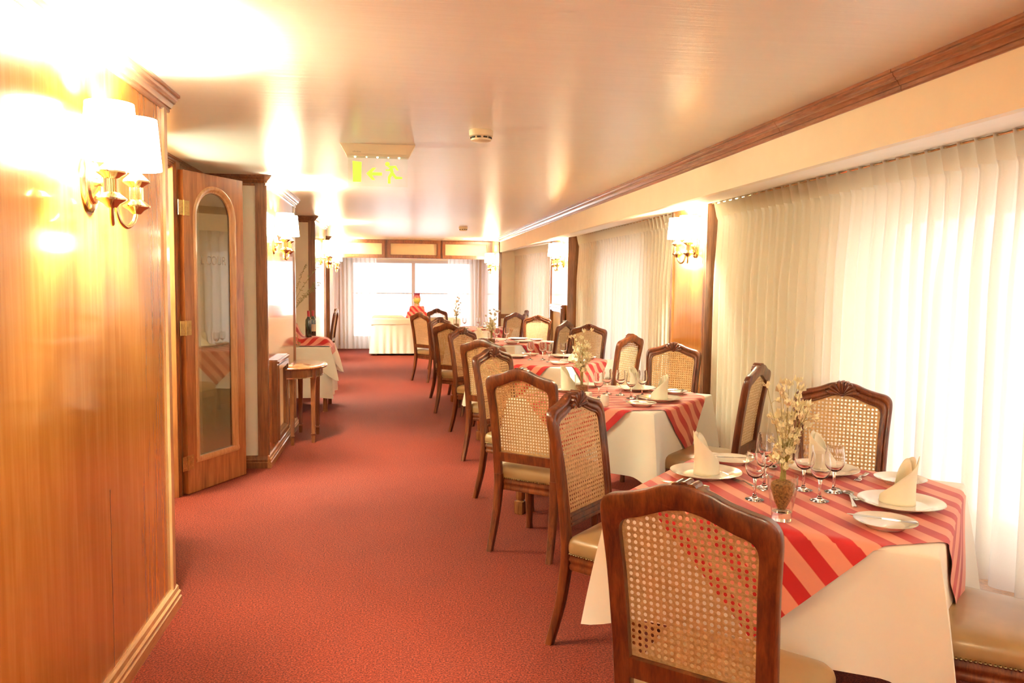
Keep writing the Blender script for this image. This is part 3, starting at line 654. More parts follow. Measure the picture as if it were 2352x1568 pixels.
def make_chair():
    root = empty('dining_chair', category='chair', group='cane-backed dining chairs')
    # back frame: ring lofted across its moulded profile
    fr = MB(); W = [(0, -.013), (0, .010), (.10, .019), (.24, .022), (.34, .019), (.42, .013), (.50, .018), (.62, .021), (.74, .019), (.84, .012), (.92, .013), (1, .006), (1, -.016), (.9, -.019), (.1, -.019)]
    rings = []
    for (ox, oz), (ix, iz) in zip(O_, I_):
        r = []
        for w_, d in W:
            x = ox + (ix - ox) * w_; z = oz + (iz - oz) * w_; r.append((x, yb(z) + d, z))
        rings.append(r)
    fr.loft(rings)
    for (xa, za, zb2, d0, d1) in ((.164, .505, .557, -.017, .014), (.164, .513, .522, .010, .019), (.166, .535, .546, .010, .019)):
        vs = []
        for s in (-1, 1):
            for z in (za, zb2):
                for d in (d0, d1): vs.append((s * xa, yb(z) + d, z))
        fr.add(vs, [(0, 1, 3, 2), (4, 6, 7, 5), (0, 4, 5, 1), (2, 3, 7, 6), (0, 2, 6, 4), (1, 5, 7, 3)])
    fr.build('back_frame', chair_wood, root, ang=50)
    # carved shell crest
    sh = MB(); n = 72; rr = 6; z0 = .976; top = []
    front = []; back = []
    for j in range(rr + 1):
        t = j / rr; rowf = []; rowb = []
        for k in range(n + 1):
            a = math.radians(-84 + 168 * k / n); rib = abs(math.cos(a * 9.2)) ** .7; R = (.064 + .005 * rib) * (.12 + .88 * t)
            x = R * math.sin(a); z = z0 + R * math.cos(a) * 1.02
            hgt = .016 + .014 * t ** .7 + .008 * (rib - .6) * (.3 + .7 * t) - .006 * max(0, t - .85) / .15
            rowf.append((x, yb(z0) + hgt, z)); rowb.append((x, yb(z0) - .019 - (.003 * rib * t), z))
        front.append(rowf); back.append(rowb)
    vs = [p for r in front for p in r] + [p for r in back for p in r]; m_ = n + 1; off = (rr + 1) * m_
    fs = []
    for j in range(rr):
        for k in range(n):
            a = j * m_ + k; fs.append((a, a + 1, a + m_ + 1, a + m_)); fs.append((off + a, off + a + m_, off + a + m_ + 1, off + a + 1))
    for k in range(n): fs.append((rr * m_ + k, rr * m_ + k + 1, off + rr * m_ + k + 1, off + rr * m_ + k))
    for j in range(rr):
        fs.append((j * m_, (j + 1) * m_, off + (j + 1) * m_, off + j * m_)); fs.append((j * m_ + n, off + j * m_ + n, off + (j + 1) * m_ + n, (j + 1) * m_ + n))
    sh.add(vs, fs)
    for s in (-1, 1):
        for (bx, bz, br, sx, sz2) in ((.066, .992, .0065, 1.7, .9), (.084, .997, .0045, 2.0, .9), (.046, .978, .006, 1.2, 1)):
            sh.ball((s * bx, yb(bz) + .016, bz), br, 10, 6, (sx, .9, sz2))
    sh.ball((0, yb(.978) + .020, .978), .010, 10, 6, (1.2, .8, .8))
    sh.build('shell_crest', chair_wood, root, ang=60)
    # woven cane with open eyelets
    cn = MB(); P = .0172; hr = .0050; th = .0012
    poly = I_
    def ex_in(x, z, g):                             # inner outline grown / shrunk by g
        return inside(poly, x * (1 - g / .17), .75 + (z - .75) * (1 - g / .2)) and z > .546
    nx = int(.42 / P); nz = int(.46 / P)
    for i in range(-nx // 2 - 1, nx // 2 + 2):
        for j in range(0, nz + 2):
            x = (i + .0) * P; z = .548 + (j + .5) * P
            if not ex_in(x, z, .014): continue
            h = P / 2; c8 = [(h * 0.9999, 0), (h, h), (0, h), (-h, h), (-h, 0), (-h, -h), (0, -h), (h, -h)]
            hole = ex_in(x, z, -.006) and z > .562
            vs = []; fs = []
            for sgn in (1, -1):
                for (a, b_) in c8: vs.append((x + a, yb(z + b_) + .004 + sgn * th, z + b_))
                if hole:
                    for k in range(8):
                        an = PI / 4 * k; vs.append((x + hr * math.cos(an), yb(z) + .004 + sgn * th * .5, z + hr * 1.04 * math.sin(an)))
            if hole:
                for k in range(8):
                    k2 = (k + 1) % 8; fs.append((k, k2, 8 + k2, 8 + k)); fs.append((16 + k, 24 + k, 24 + k2, 16 + k2)); fs.append((8 + k, 8 + k2, 24 + k2, 24 + k))
            else: fs = [list(range(8)), list(range(8, 16))[::-1]]
            cn.add(vs, fs)
    cn.build('cane_panel', cane_m, root, smooth=False)
    # seat rail, cushion, nails
    def outline(sc=1.0, n=10):
        pts = []; xb, xf, y0, y1 = .205 * sc, .248 * sc, -.205 * sc, .235 * sc
        def corner(cx, cy, r, a0):
            for k in range(n + 1):
                a = math.radians(a0 + 90 * k / n); pts.append((cx + r * math.cos(a), cy + r * math.sin(a)))
        q = min(1, sc); corner(xf - .05 * q, y1 - .055 * q, .05 * q, 0)
        for k in range(1, 6): x = (xf - .05 * q) * (1 - 2 * k / 6); pts.append((x, y1 - .005 * q + .014 * q * math.cos(PI * (k / 6 - .5))))
        corner(-xf + .05 * q, y1 - .055 * q, .05 * q, 90); corner(-xb + .03 * q, y0 + .03 * q, .03 * q, 180); corner(xb - .03 * q, y0 + .03 * q, .03 * q, 270)
        return pts
    ap = MB(); ap.loft([[(x, y, z) for x, y in outline(s)] for s, z in ((.96, .335), (.985, .338), (.995, .348), (.985, .356), (.975, .362), (.985, .37), (1.0, .375), (1.005, .383), (.99, .39), (.985, .408))])
    ap.build('seat_rail', chair_wood, root, ang=40)
    cu = MB(); cu.loft([[(x, y, z) for x, y in outline(s)] for s, z in ((.975, .400), (1.0, .406), (1.012, .422), (1.012, .440), (.995, .456), (.95, .468), (.85, .478), (.65, .485), (.4, .489), (.15, .490))])
    cu.build('seat_cushion', leather, root, ang=80)
    nl = MB(); pts = outline(1.0)
    acc = 0; prev = Vector(pts[0])
    for p in pts[1:] + pts[:1]:
        p = Vector(p); d = (p - prev).length
        while acc < d:
            q = prev + (p - prev) * (acc / d); nl.ball((q.x * 1.004, q.y * 1.004, .404), .0052, 6, 4); acc += .0125
        acc -= d; prev = p
    nl.build('nailhead_trim', nail_m, root)
    # legs
    for s in (-1, 1):
        lg = MB(); pts = crom([(s * .178, -.216, .43), (s * .178, -.220, .34), (s * .181, -.238, .2), (s * .187, -.268, .07), (s * .190, -.288, 0)], 4)
        lg.loft([[(p.x + a * (.023 - .007 * (1 - p.z / .43)), p.y + b_ * (.021 - .005 * (1 - p.z / .43)), p.z) for a, b_ in ((1, .8), (.8, 1), (-.8, 1), (-1, .8), (-1, -.8), (-.8, -1), (.8, -1), (1, -.8))] for p in pts]); lg.build('leg', chair_wood, root, ang=50)
        lg = MB(); prof = [(.402, .222, .202, .024), (.375, .224, .205, .028), (.335, .226, .207, .030), (.30, .226, .206, .026), (.2, .222, .202, .021), (.1, .220, .203, .017), (.03, .222, .208, .0165), (.0, .224, .212, .019)]
        lg.loft([[(s * x + a * r, y + b_ * r, z) for a, b_ in ((1, .6), (.6, 1), (-.6, 1), (-1, .6), (-1, -.6), (-.6, -1), (.6, -1), (1, -.6))] for z, x, y, r in prof]); lg.build('leg', chair_wood, root, ang=50)
    return root
CH = (  # shell x, y, facing x, y, label
    (.672, 1.765, .67, .74, 'dark cane-backed chair nearest the camera, its back turned to us'),
    (.765, 3.350, .74, -.672, 'cane-backed chair with carved shell on the aisle side of the nearest table'),
    (.673, 4.265, .64, .77, 'cane-backed chair seen from behind at the second table beside the aisle'),
    (.687, 5.656, .72, -.69, 'shell-crested cane chair facing us, aisle side of the second table'),
    (.717, 6.56, .64, .77, 'cane-backed chair seen from behind at the third table beside the aisle'),
    (.68, 8.17, .74, -.67, 'shell-crested cane chair facing us, aisle side of the third table'),
    (.606, 9.06, .66, .75, 'cane-backed chair seen from behind at the fourth table beside the aisle'),
    (.59, 10.54, .74, -.67, 'shell-crested cane chair facing us, aisle side of the fourth table'),
    (.376, 12.15, .80, .60, 'cane-backed chair farthest left along the aisle, seen from behind'),
    (.736, 14.0, .6, -.8, 'cane chair facing us at the farthest table, before the white buffet'),
    (2.15, 3.60, -.60, -.80, 'shell-crested cane chair at the far side of the nearest table, against the curtain'),
    (2.20, 6.12, -.60, -.80, 'shell-crested cane chair in front of the first wooden window pillar'),
    (2.19, 8.90, -.60, -.80, 'shell-crested cane chair on the far side of the third table by the curtain'),
    (2.04, 11.35, -.55, -.83, 'cane chair facing us on the far side of the fourth table'),
    (2.13, 1.99, -.74, .67, 'chair at bottom right edge of the picture, only its tan seat showing'),
    (2.124, 4.447, -.756, .655, 'cane chair in near profile between nearest and second table by the curtain'),
    (2.16, 7.157, -.68, .73, 'cane chair seen from behind, window side of the third table'),
    (2.09, 9.70, -.79, .61, 'cane chair in near profile, window side of the fourth table before the panelled pillar'),
    (1.858, 12.35, -.6, .8, 'cane chair seen from behind, window side of the farthest table'),
    (2.20, 13.3, -.92, .38, 'cane chair in profile by the short curtain, crest above the others'),
    (-.94, 13.6, -1.0, .06, 'cane chair in profile against the left wall, beyond the wine table'),
)
chair0 = None
for k, (sx, sy, fx, fy, lb) in enumerate(CH):
    c = make_chair() if k == 0 else copy_tree(chair0)
    if k == 0: chair0 = c
    l = math.hypot(fx, fy); fx, fy = fx / l, fy / l
    c.location = (sx + .294 * fx, sy + .294 * fy, 0); c.rotation_euler.z = math.atan2(-fx, fy); c['label'] = lb

# ================================================================== tables
TH = .757
HALF = .505
def skirt_out(t, d, ph, wf=1.6, wa=.016):
    return .05 * d + wa * (min(d, .7) / .36) * math.sin(2 * PI * wf * t / 1.04 + ph) * (1 + .3 * math.sin(1.7 * t * wf + 2 * ph))
def cornerw(t, a): 
    w_ = max(0.0, (abs(t) - (a - .15)) / .15); return w_ * w_ * (3 - 2 * w_) * min(1, w_ + .1)
def cloth_mesh(ax, ay, z, L, ph=0.0, flare=.18, cdrop=.14, kbase=1.0, nseg=44, rows=12, wf=1.6, wa=.016):
    """rectangular cloth draped over a top of half sizes ax, ay, with cone folds at the corners"""
    g = MB(); per = []
    for (n, t, a, h) in (((1, 0), (0, 1), ay, ax), ((0, 1), (-1, 0), ax, ay), ((-1, 0), (0, -1), ay, ax), ((0, -1), (1, 0), ax, ay)):
        for k in range(nseg):
            s = k / nseg; tt = -a + 2 * a * (s + .0)
            per.append((Vector((n[0] * h + t[0] * tt, n[1] * h + t[1] * tt)), Vector(n), Vector(t), tt, a))
    rings = []
    rc = .012
    for j in range(rows + 1):
        d = L * max(0, j - 2) / (rows - 2); ring = []
        for (p, n, t, tt, a) in per:
            w_ = cornerw(tt, a); dg = (n + t * (1 if tt > 0 else -1)).normalized(); nn = (n * (1 - w_) + dg * w_).normalized()
            if j == 0: q = p - nn * rc; zz = z
            elif j == 1: q = p - nn * rc * .3; zz = z - rc * .3
            else:
                dd = d * (1 + cdrop * w_); o = kbase * skirt_out(tt, dd, ph, wf, wa) + flare * dd * w_ * (1 - .25 * d / L)
                q = p + nn * o; zz = z - rc - math.sqrt(max(0, dd * dd - o * o * .8))
            ring.append((q.x, q.y, zz))
        rings.append(ring)
    g.loft(rings, cap0=False, cap1=False)
    n = len(per); i0 = len(g.v); g.v.append((0, 0, z))
    for k in range(n): g.f.append([i0, k, (k + 1) % n]); g.mi.append(0)
    return g
def overlay_mesh(a, z, ph, side=1.215, n=101):
    g = MB(); g.uv = []; h = side / 2; rc = .014
    def pt(u, v):
        x, y = (u - v) / math.sqrt(2), (u + v) / math.sqrt(2)
        def fold(e, t):                             # distance past edge -> (out, drop)
            if e <= -rc: return e, 0.0
            if e < rc: 
                f = (e + rc) / (2 * rc); return -rc + (rc + .009) * math.sin(f * PI / 2), -rc * (1 - math.cos(f * PI / 2))
            d = e - rc; o = skirt_out(t, d, ph) + .010 + .003 * math.sin(t * 23 + d * 17); return o, -rc - math.sqrt(max(0, d * d - o * o * .5))
        zz = z
        if abs(x) > a - rc and abs(x) >= abs(y):
            s = 1 if x > 0 else -1; o, dz = fold(abs(x) - a, y if s > 0 else -y); x = s * (a + o); zz += dz
        elif abs(y) > a - rc:
            s = 1 if y > 0 else -1; o, dz = fold(abs(y) - a, -x if s > 0 else x); y = s * (a + o); zz += dz
        return (x, y, zz)
    gs = [(-h + 2 * h * i / (n - 1)) for i in range(n)]
    vs = []
    for v in gs:
        for u in gs: vs.append(pt(u, v)); g.uv.append((v, u))
    g.add(vs, [(j * n + i, j * n + i + 1, (j + 1) * n + i + 1, (j + 1) * n + i) for j in range(n - 1) for i in range(n - 1)])
    return g
def make_table(label):
    r = empty('dining_table', label=label, category='table', group='square dining tables under cloths')
    MB().box(-HALF + .012, HALF - .012, -HALF + .012, HALF - .012, TH - .026, TH - .003).build('tabletop', table_wood, r, smooth=False)
    a = HALF - .06; MB().box(-a, a, -a, -a + .02, TH - .11, TH - .026).box(-a, a, a - .02, a, TH - .11, TH - .026).box(-a, -a + .02, -a, a, TH - .11, TH - .026).box(a - .02, a, -a, a, TH - .11, TH - .026).build('apron', table_wood, r, smooth=False)
    for sx in (-1, 1):
        for sy in (-1, 1):
            lg = MB(); cx, cy_ = sx * (a - .01), sy * (a - .01); n = 32
            lg.loft([[(cx + (rd + fl * math.cos(8 * 2 * PI * k / n)) * math.cos(2 * PI * k / n) * sq(k, n, q), cy_ + (rd + fl * math.cos(8 * 2 * PI * k / n)) * math.sin(2 * PI * k / n) * sq(k, n, q), z) for k in range(n)] for z, rd, fl, q in ((.73, .036, 0, 1), (.62, .036, 0, 1), (.61, .028, .0, 0), (.60, .034, .003, 0), (.10, .027, .003, 0), (.09, .02, 0, 0), (.085, .031, 0, 1), (.01, .031, 0, 1), (0, .026, 0, 1))]); lg.build('leg', table_wood, r, ang=40)
    return r
def sq(k, n, q):
    if not q: return 1.0
    a = 2 * PI * k / n; return min(1.35, 1 / max(abs(math.cos(a)), abs(math.sin(a))))
T = ((1.442, 2.69, 'nearest'), (1.43, 5.14, 'second'), (1.43, 7.62, 'third'), (1.36, 10.1, 'fourth'), (1.30, 12.95, 'farthest'))
TA = -math.atan2(.655, .756)
table0 = None
cloth0 = None
for k, (x, y, nm) in enumerate(T):
    lb = 'square wooden table with fluted legs under the cloths of the %s setting' % nm
    t = make_table(lb) if k == 0 else copy_tree(table0)
    if k == 0: table0 = t
    t.location = (x, y, 0); t.rotation_euler.z = TA; t['label'] = lb
    c = cloth_mesh(HALF, HALF, TH, .37, ph=(0.4, 1.9, 3.3, 4.4, 5.2)[k]).build('tablecloth', cloth_m, ang=60)
    c.location = (x, y, 0); c.rotation_euler.z = TA
    tag(c, 'white tablecloth hanging in corner folds on the %s table' % nm, 'tablecloth', 'white tablecloths')
    o = overlay_mesh(HALF, TH + .0045, (0.4, 1.9, 3.3, 4.4, 5.2)[k]).build('table_overlay', stripe_b if k == 0 else stripe_a, ang=60)
    o.location = (x, y, 0); o.rotation_euler.z = TA
    tag(o, 'red and salmon striped overlay laid diagonally on the %s table' % nm, 'overlay cloth', 'striped overlays')
TZ = TH + .0055
ZT = TZ + .0005

# ------------------------------------------------------------------ tableware prototypes
def make_plate(name, R, label=None, cat='plate'):
    r = empty(name, label=label, category=cat)
    k = R / .135
    pr = [(0, .003), (.070 * k, .003), (.078 * k, .002), (.080 * k, 0), (.084 * k, .002), (.098 * k, .010), (.130 * k, .0185), (.135 * k, .021), (.1345 * k, .0225), (.129 * k, .0215), (.098 * k, .0145), (.086 * k, .0085), (.078 * k, .0075), (0, .0075)]
    MB().lathe(pr, 48, close=False).build('dish', china, r, ang=60)
    MB().lathe([(R * .985, .0226), (R * .998, .0222), (R * 1.001, .0208), (R * .985, .0226)], 48, close=False).build('rim_line', china_rim, r)
    return r
def make_glass(h=.168, R=.034):
    r = empty('wine_glass', category='glass')
    k = h / .168
    b = [(.0, .074), (.012, .076), (.024, .084), (.032, .099), (.0345, .115), (.0335, .135), (.0300, .160), (.0288, .168), (.0282, .168), (.0325, .135), (.0335, .115), (.031, .100), (.023, .0865), (.010, .0790), (.0, .0785)]
    MB().lathe([(x * R / .0345, z * k) for x, z in b], 28, close=False).build('bowl', stemglass_m, r, ang=60)
    s = [(.0, .074), (.010, .0745), (.0062, .068), (.0048, .055), (.0045, .035), (.0055, .018), (.010, .009), (.022, .0045), (.031, .0025), (.032, .0012), (.031, .0), (.0, .0)]
    MB().lathe([(x, z * k) for x, z in s], 24, close=False).build('stem', stemglass_m, r, ang=50)
    return r
mt = bpy.data.materials.new('solid_glass'); mt.use_nodes = True; nt = mt.node_tree; b = nt.nodes['Principled BSDF']; stemglass_m = mt
b.inputs['Base Color'].default_value = (.97, .96, .95, 1); b.inputs['Roughness'].default_value = .02; b.inputs['Transmission Weight'].default_value = 1.0; b.inputs['IOR'].default_value = 1.45
def make_napkin(mirror=False, H=.165, R=.045, wide=1.0):
    """diagonally wrapped standing fold: outer edge spirals from the peak down to the plate, inner folds stand behind it"""
    g = MB()
    def wrap(a0, a1, rfun, hfun, n=40, rows=10):
        vs = []
        for j in range(rows + 1):
            f = j / rows
            for i in range(n + 1):
                q = i / n; a = math.radians(a0 + (a1 - a0) * q); hz = max(.002, hfun(q)) * f; r = rfun(q, hz)
                x, y = r * math.cos(a), r * math.sin(a) * .85
                x += -.10 * hz * hz / H
                vs.append((-x if mirror else x, y, hz))
        g.add(vs, [(j * (n + 1) + i, j * (n + 1) + i + 1, (j + 1) * (n + 1) + i + 1, (j + 1) * (n + 1) + i) for j in range(rows) for i in range(n)])
    def hout(q): return H * (.60 + .40 * (q / .12)) if q < .12 else H * (1 - (q - .12) / .88) ** .92
    def rout(q, z): return R * (1 - .22 * z / H) + (max(0, q - .62) / .38) ** 1.6 * .040 * wide
    wrap(150, 415, rout, hout)
    wrap(60, 235, lambda q, z: R * .84 * (1 - .25 * z / H), lambda q: H * (.30 + .66 * math.sin(PI * min(1, q * .92 + .08)) ** .7) if q < .93 else H * .55)
    wrap(20, 200, lambda q, z: R * .62 * (1 - .30 * z / H), lambda q: H * (.45 + .48 * math.sin(PI * q) ** .8))
    o = g.build('folded_napkin', napkin_m, ang=80, category='napkin')
    sm_ = o.modifiers.new('thickness', 'SOLIDIFY'); sm_.thickness = .0020; sm_.offset = 0
    return o
def flatbar(rows):
    """rows of (y, half width, z, thickness)"""
    g = MB(); g.loft([[(-w_, y, z), (w_, y, z), (w_ * .8, y, z + t), (-w_ * .8, y, z + t)] for y, w_, z, t in rows]); return g
def make_fork():
    r = empty('fork', category='fork')
    g = flatbar([(-.095, .006, .001, .002), (-.09, .0085, .001, .0025), (-.04, .006, .002, .003), (-.005, .0035, .006, .003), (.02, .003, .010, .003), (.035, .006, .007, .002), (.045, .0115, .0045, .002), (.055, .0120, .004, .002)]); g.build('handle', steel, r)
    t = MB()
    for k in range(4):
        x = -.0100 + .0067 * k; t.tube([(x, .053, .005), (x, .07, .0045), (x * .95, .085, .006), (x * .92, .097, .0095)], [.0018, .0016, .0013, .0007], 6)
    t.build('tines', steel, r); return r
def make_spoon():
    r = empty('spoon', category='spoon')
    flatbar([(-.095, .005, .001, .002), (-.09, .008, .001, .0025), (-.04, .0055, .002, .003), (0, .0033, .006, .003), (.03, .003, .010, .003), (.045, .005, .008, .002)]).build('handle', steel, r)
    g = MB(); rings = []
    for j in range(7):
        f = j / 6; rr = math.sin(f * PI / 2); rings.append([(rr * .0185 * math.cos(2 * PI * k / 20), .068 + rr * .029 * math.sin(2 * PI * k / 20), .0015 + .0085 * (1 - math.cos(f * PI / 2))) for k in range(20)])
    g.loft(rings, cap0=False, cap1=False); o = g.build('bowl', steel, r); s = o.modifiers.new('t', 'SOLIDIFY'); s.thickness = .0012
    return r
def make_knife():
    r = empty('butter_knife', category='knife')
    flatbar([(-.10, .005, 0, .003), (-.095, .0085, 0, .0045), (-.03, .0065, 0, .004), (0, .005, 0, .0035)]).build('handle', steel, r)
    g = MB(); g.loft([[(-.004, -.004, .0006), (.006, -.004, .001), (.006, -.004, .003), (-.004, -.004, .0024)], [(-.009, .02, .0008), (.0075, .02, .001), (.0075, .02, .0028), (-.009, .02, .0014)], [(-.010, .07, .0008), (.0075, .07, .001), (.0075, .07, .0026), (-.010, .07, .0012)], [(-.002, .10, .001), (.004, .10, .001), (.004, .10, .002), (-.002, .10, .0014)]]); g.build('blade', steel, r)
    return r
PR = {}
def put(kind, x, y, z, rz, label, group=None, tilt=None):
    mk = {'dinner': lambda: make_plate('dinner_plate', .137), 'bread': lambda: make_plate('bread_plate', .093), 'glass': make_glass, 'fork': make_fork, 'spoon': make_spoon, 'knife': make_knife,
          'napkin': lambda: make_napkin(True, .165), 'napkin2': lambda: make_napkin(False, .16, .047, .6), 'napkin3': lambda: make_napkin(False, .172)}
    if kind in PR: o = copy_tree(PR[kind])
    else: o = mk[kind](); PR[kind] = o
    o.location = (x, y, z); o.rotation_euler = (0, 0, rz) if tilt is None else (tilt[0], tilt[1], rz)
    o['label'] = label
    o['group'] = group or {'dinner': 'white dinner plates', 'bread': 'small bread plates', 'glass': 'wine glasses', 'fork': 'table forks', 'spoon': 'dessert spoons', 'knife': 'butter knives'}.get(kind, 'standing folded napkins')
    return o
EX = Vector((.756, -.655)); EY = Vector((.655, .756))
SIDE = {'window': (EX, 0), 'far': (EY, 1), 'aisle': (-EX, 2), 'near': (-EY, 3)}
def seat(ti, side, items, jit=0.0, nap='napkin'):
    cx, cy_, nm = T[ti]; o, k = SIDE[side]; f = -o; l = Vector((-f.y, f.x)); ang = math.atan2(f.y, f.x) - PI / 2
    def P(a, b_): q = Vector((cx, cy_)) + o * a + l * b_; return q.x, q.y
    w_ = '%s side of the %s table' % (side, nm)
    for it in items:
        if it == 'd': put('dinner', *P(.345, .02), ZT, ang, 'white dinner plate on the ' + w_)
        if it == 'b': put('bread', *P(.335, .30), ZT, ang, 'small bread plate on the ' + w_)
        if it == 'n': put(nap, *P(.345, .015), ZT + .008, -.35 + jit * .6, 'cream napkin folded upright on the dinner plate, ' + w_)
        if it == 'k':
            x, y = P(.325, .302); put('knife', x, y, ZT + .0235, ang + jit * .8, 'butter knife lying across the bread plate, ' + w_)
        if it == 'f': put('fork', *P(.17, -.03), ZT, ang + PI / 2 + .5 + jit, 'fork laid above the dinner plate, ' + w_)
        if it == 's': put('spoon', *P(.19, .03), ZT, ang - PI / 2 + .2 + jit, 'spoon laid above the dinner plate, ' + w_)
        if it == 'F': put('fork', *P(.34, .165), ZT, ang + jit * .3, 'fork between dinner and bread plate, ' + w_)
        if it == 'S': put('spoon', *P(.36, -.165), ZT, ang - jit * .2, 'spoon to the right of the dinner plate, ' + w_)
seat(0, 'window', 'dbnkfs', .1); seat(0, 'far', 'dbnkFS', -.2, 'napkin2'); seat(0, 'aisle', 'dbnkfS', .5, 'napkin3')
seat(1, 'window', 'dbnkfs', .2); seat(1, 'far', 'dbnkF', -.4, 'napkin2'); seat(1, 'aisle', 'dbn', .4, 'napkin3')
seat(2, 'window', 'dbnkf', .1); seat(2, 'far', 'dbk', .3); seat(2, 'aisle', 'db', .3)
seat(3, 'window', 'dbk', .1); seat(3, 'far', 'db', .3); seat(3, 'aisle', 'dn', .3, 'napkin2')
seat(4, 'window', 'dbn', .1, 'napkin2'); seat(4, 'far', 'db', .3); seat(4, 'near', 'd', .3)
GL = ((0, (((1.232, 2.585), 'wine glass just left of the flower vase on the nearest table'), ((1.340, 2.736), 'wine glass behind the leftmost one on the nearest table'), ((1.42, 2.90), 'farthest wine glass behind the flowers of the nearest table'),
           ((1.469, 2.691), 'wine glass right behind the dried flowers on the nearest table'), ((1.45, 2.545), 'wine glass just right of the flower vase on the nearest table'), ((1.564, 2.651), 'rightmost wine glass on the nearest table'))),
      (1, (((1.30, 5.00), 'leftmost wine glass on the second table'), ((1.415, 5.22), 'second wine glass from the left on the second table'), ((1.49, 5.16), 'third wine glass from the left on the second table'),
           ((1.515, 5.00), 'fourth wine glass from the left, front of the second table'), ((1.63, 5.13), 'rightmost wine glass on the second table'))),
      (2, (((1.30, 7.62), 'leftmost wine glass on the third table'), ((1.42, 7.62), 'second wine glass from the left on the third table'), ((1.44, 7.40), 'third wine glass from the left on the third table'), ((1.61, 7.55), 'rightmost wine glass on the third table'))),
      (3, (((1.28, 10.05), 'left wine glass beside the flowers on the fourth table'), ((1.42, 10.15), 'right wine glass beside the flowers on the fourth table'))),
      (4, (((1.12, 12.9), 'leftmost wine glass on the farthest table'), ((1.36, 13.05), 'middle wine glass on the farthest table'), ((1.46, 12.95), 'rightmost wine glass on the farthest table'))))
for ti, gl in GL:
    for (x, y), lb in gl: put('glass', x, y, ZT, 0, lb)

# ------------------------------------------------------------------ vases with dried flowers
flower_proto = []
for q3 in range(3):
    rnd = random.Random(40 + q3); g = MB().ball((0, 0, .002), .0035, 6, 4, (1, 1, 1.5)); d = Vector((0, 0, 1))
    for q in range(7):
        aa = 2 * PI * q / 7 + rnd.uniform(-.3, .3); e = Vector((math.cos(aa), math.sin(aa), 0)); sd = d.cross(e); k = rnd.uniform(.8, 1.25)
        c0 = d * .002; mdp = e * .0072 * k + d * .0065; tp = e * .0082 * k + d * .0155 * k
        vs = [c0, mdp + sd * .0052 - d * .0006, tp, mdp - sd * .0052 - d * .0006, c0 + d * .0022, mdp + sd * .0045 + d * .001, tp, mdp - sd * .0045 + d * .001]
        g.add(vs, [(0, 1, 2, 3), (7, 6, 5, 4), (0, 4, 5, 1), (0, 3, 7, 4), (1, 5, 6, 2), (3, 2, 6, 7)])
    flower_proto.append(g.build('flower_head', flower_m, None)); COL.objects.unlink(flower_proto[-1])
def vase(x, y, kind, nm, hgt, nst, seed, spread=.07, z=None, base=None):
    rnd = random.Random(seed); z = ZT if z is None else z
    where = base or ('on the %s table' % nm)
    v = empty('flower_vase', (x, y, z), label='clear %s vase holding seeds and dried flowers %s' % (kind, where), category='vase', group='glass flower vases')
    if kind == 'tapered':
        MB().lathe([(0, 0), (.030, 0), (.031, .003), (.032, .028), (.046, .11), (.047, .142), (.0455, .142), (.0445, .11), (.031, .032), (0, .030)], 32, close=False).build('glass_body', tableglass_m, v)
        MB().lathe([(0, .0005), (.0295, .0005), (.0305, .028), (0, .0285)], 28, close=False).build('thick_base', stemglass_m, v)
        fill = [(0, .034), (.012, .036), (.024, .06), (.037, .10), (.036, .118), (.02, .126), (0, .128)]; H = .142
    else:
        MB().lathe([(0, 0), (.046, 0), (.047, .004), (.047, .125), (.045, .125), (.045, .006), (0, .006)], 32, close=False).build('glass_body', tableglass_m, v)
        fill = [(0, .0065), (.0445, .007), (.0445, .048), (.03, .055), (0, .058)]; H = .125
    f = MB().lathe(fill, 24, close=False)
    for i in range(len(f.v)):
        a = f.v[i]; f.v[i] = (a[0] * (1 - .05 * rnd.random()), a[1] * (1 - .05 * rnd.random()), a[2] + rnd.uniform(-.002, .002))
    o = f.build('seed_filling', seed_m); o.location = (x, y, z); tag(o, 'brown seeds and moss filling the %s vase %s' % (kind, where), 'seed filling', kind='stuff')
    st = MB(); heads = []
    for k in range(nst):
        a = rnd.uniform(0, 2 * PI); top = hgt * (1 - .62 * rnd.random() ** 1.1); rr = spread * (.15 + .85 * rnd.random()) * (top / hgt) ** .6
        b0 = Vector((rnd.uniform(-.01, .01), rnd.uniform(-.01, .01), fill[-1][1] - .012)); tp = Vector((rr * math.cos(a), rr * math.sin(a), top))
        mid = Vector((tp.x * .25, tp.y * .25, H + (top - H) * .35)); pts = crom([b0, (b0 + mid) / 2, mid, tp], 3)
        st.tube(pts, .0009, 4, cap=False)
        dirv = (pts[-1] - pts[-3]).normalized()
        def head(p, d, s): heads.append((p.copy(), d.copy(), s))
        head(tp, dirv, rnd.uniform(.9, 1.35))
        for q in range(3):
            if rnd.random() < .75:
                i = rnd.randrange(len(pts) // 2, len(pts) - 1); p = pts[i]; off = Vector((rnd.uniform(-.022, .022), rnd.uniform(-.022, .022), rnd.uniform(.008, .03)))
                st.tube([p, p + off * .6 + Vector((0, 0, .004)), p + off], .0007, 4, cap=False); head(p + off, off.normalized(), rnd.uniform(.7, 1.1))
    b_ = empty('dried_flowers', (x, y, z), label='pale yellow dried flower bunch standing in the vase %s' % where, category='dried flowers', group='dried flower bunches')
    st.build('stems', stem_m, b_)
    for p, d, s in heads:
        h = flower_proto[rnd.randrange(3)].copy(); COL.objects.link(h); h.parent = b_; h.location = p
        h.rotation_euler = d.to_track_quat('Z', 'Y').to_euler(); h.scale = (s * 1.3, s * 1.3, s * 1.3)
    return v
vase(1.21, 2.345, 'tapered', 'nearest', .46, 29, 3, .09)
vase(1.253, 5.276, 'straight', 'second', .42, 28, 8, .10)
vase(1.18, 9.75, 'straight', 'fourth', .40, 22, 12, .11)
vase(1.02, 13.3, 'straight', 'farthest', .48, 20, 17, .09)
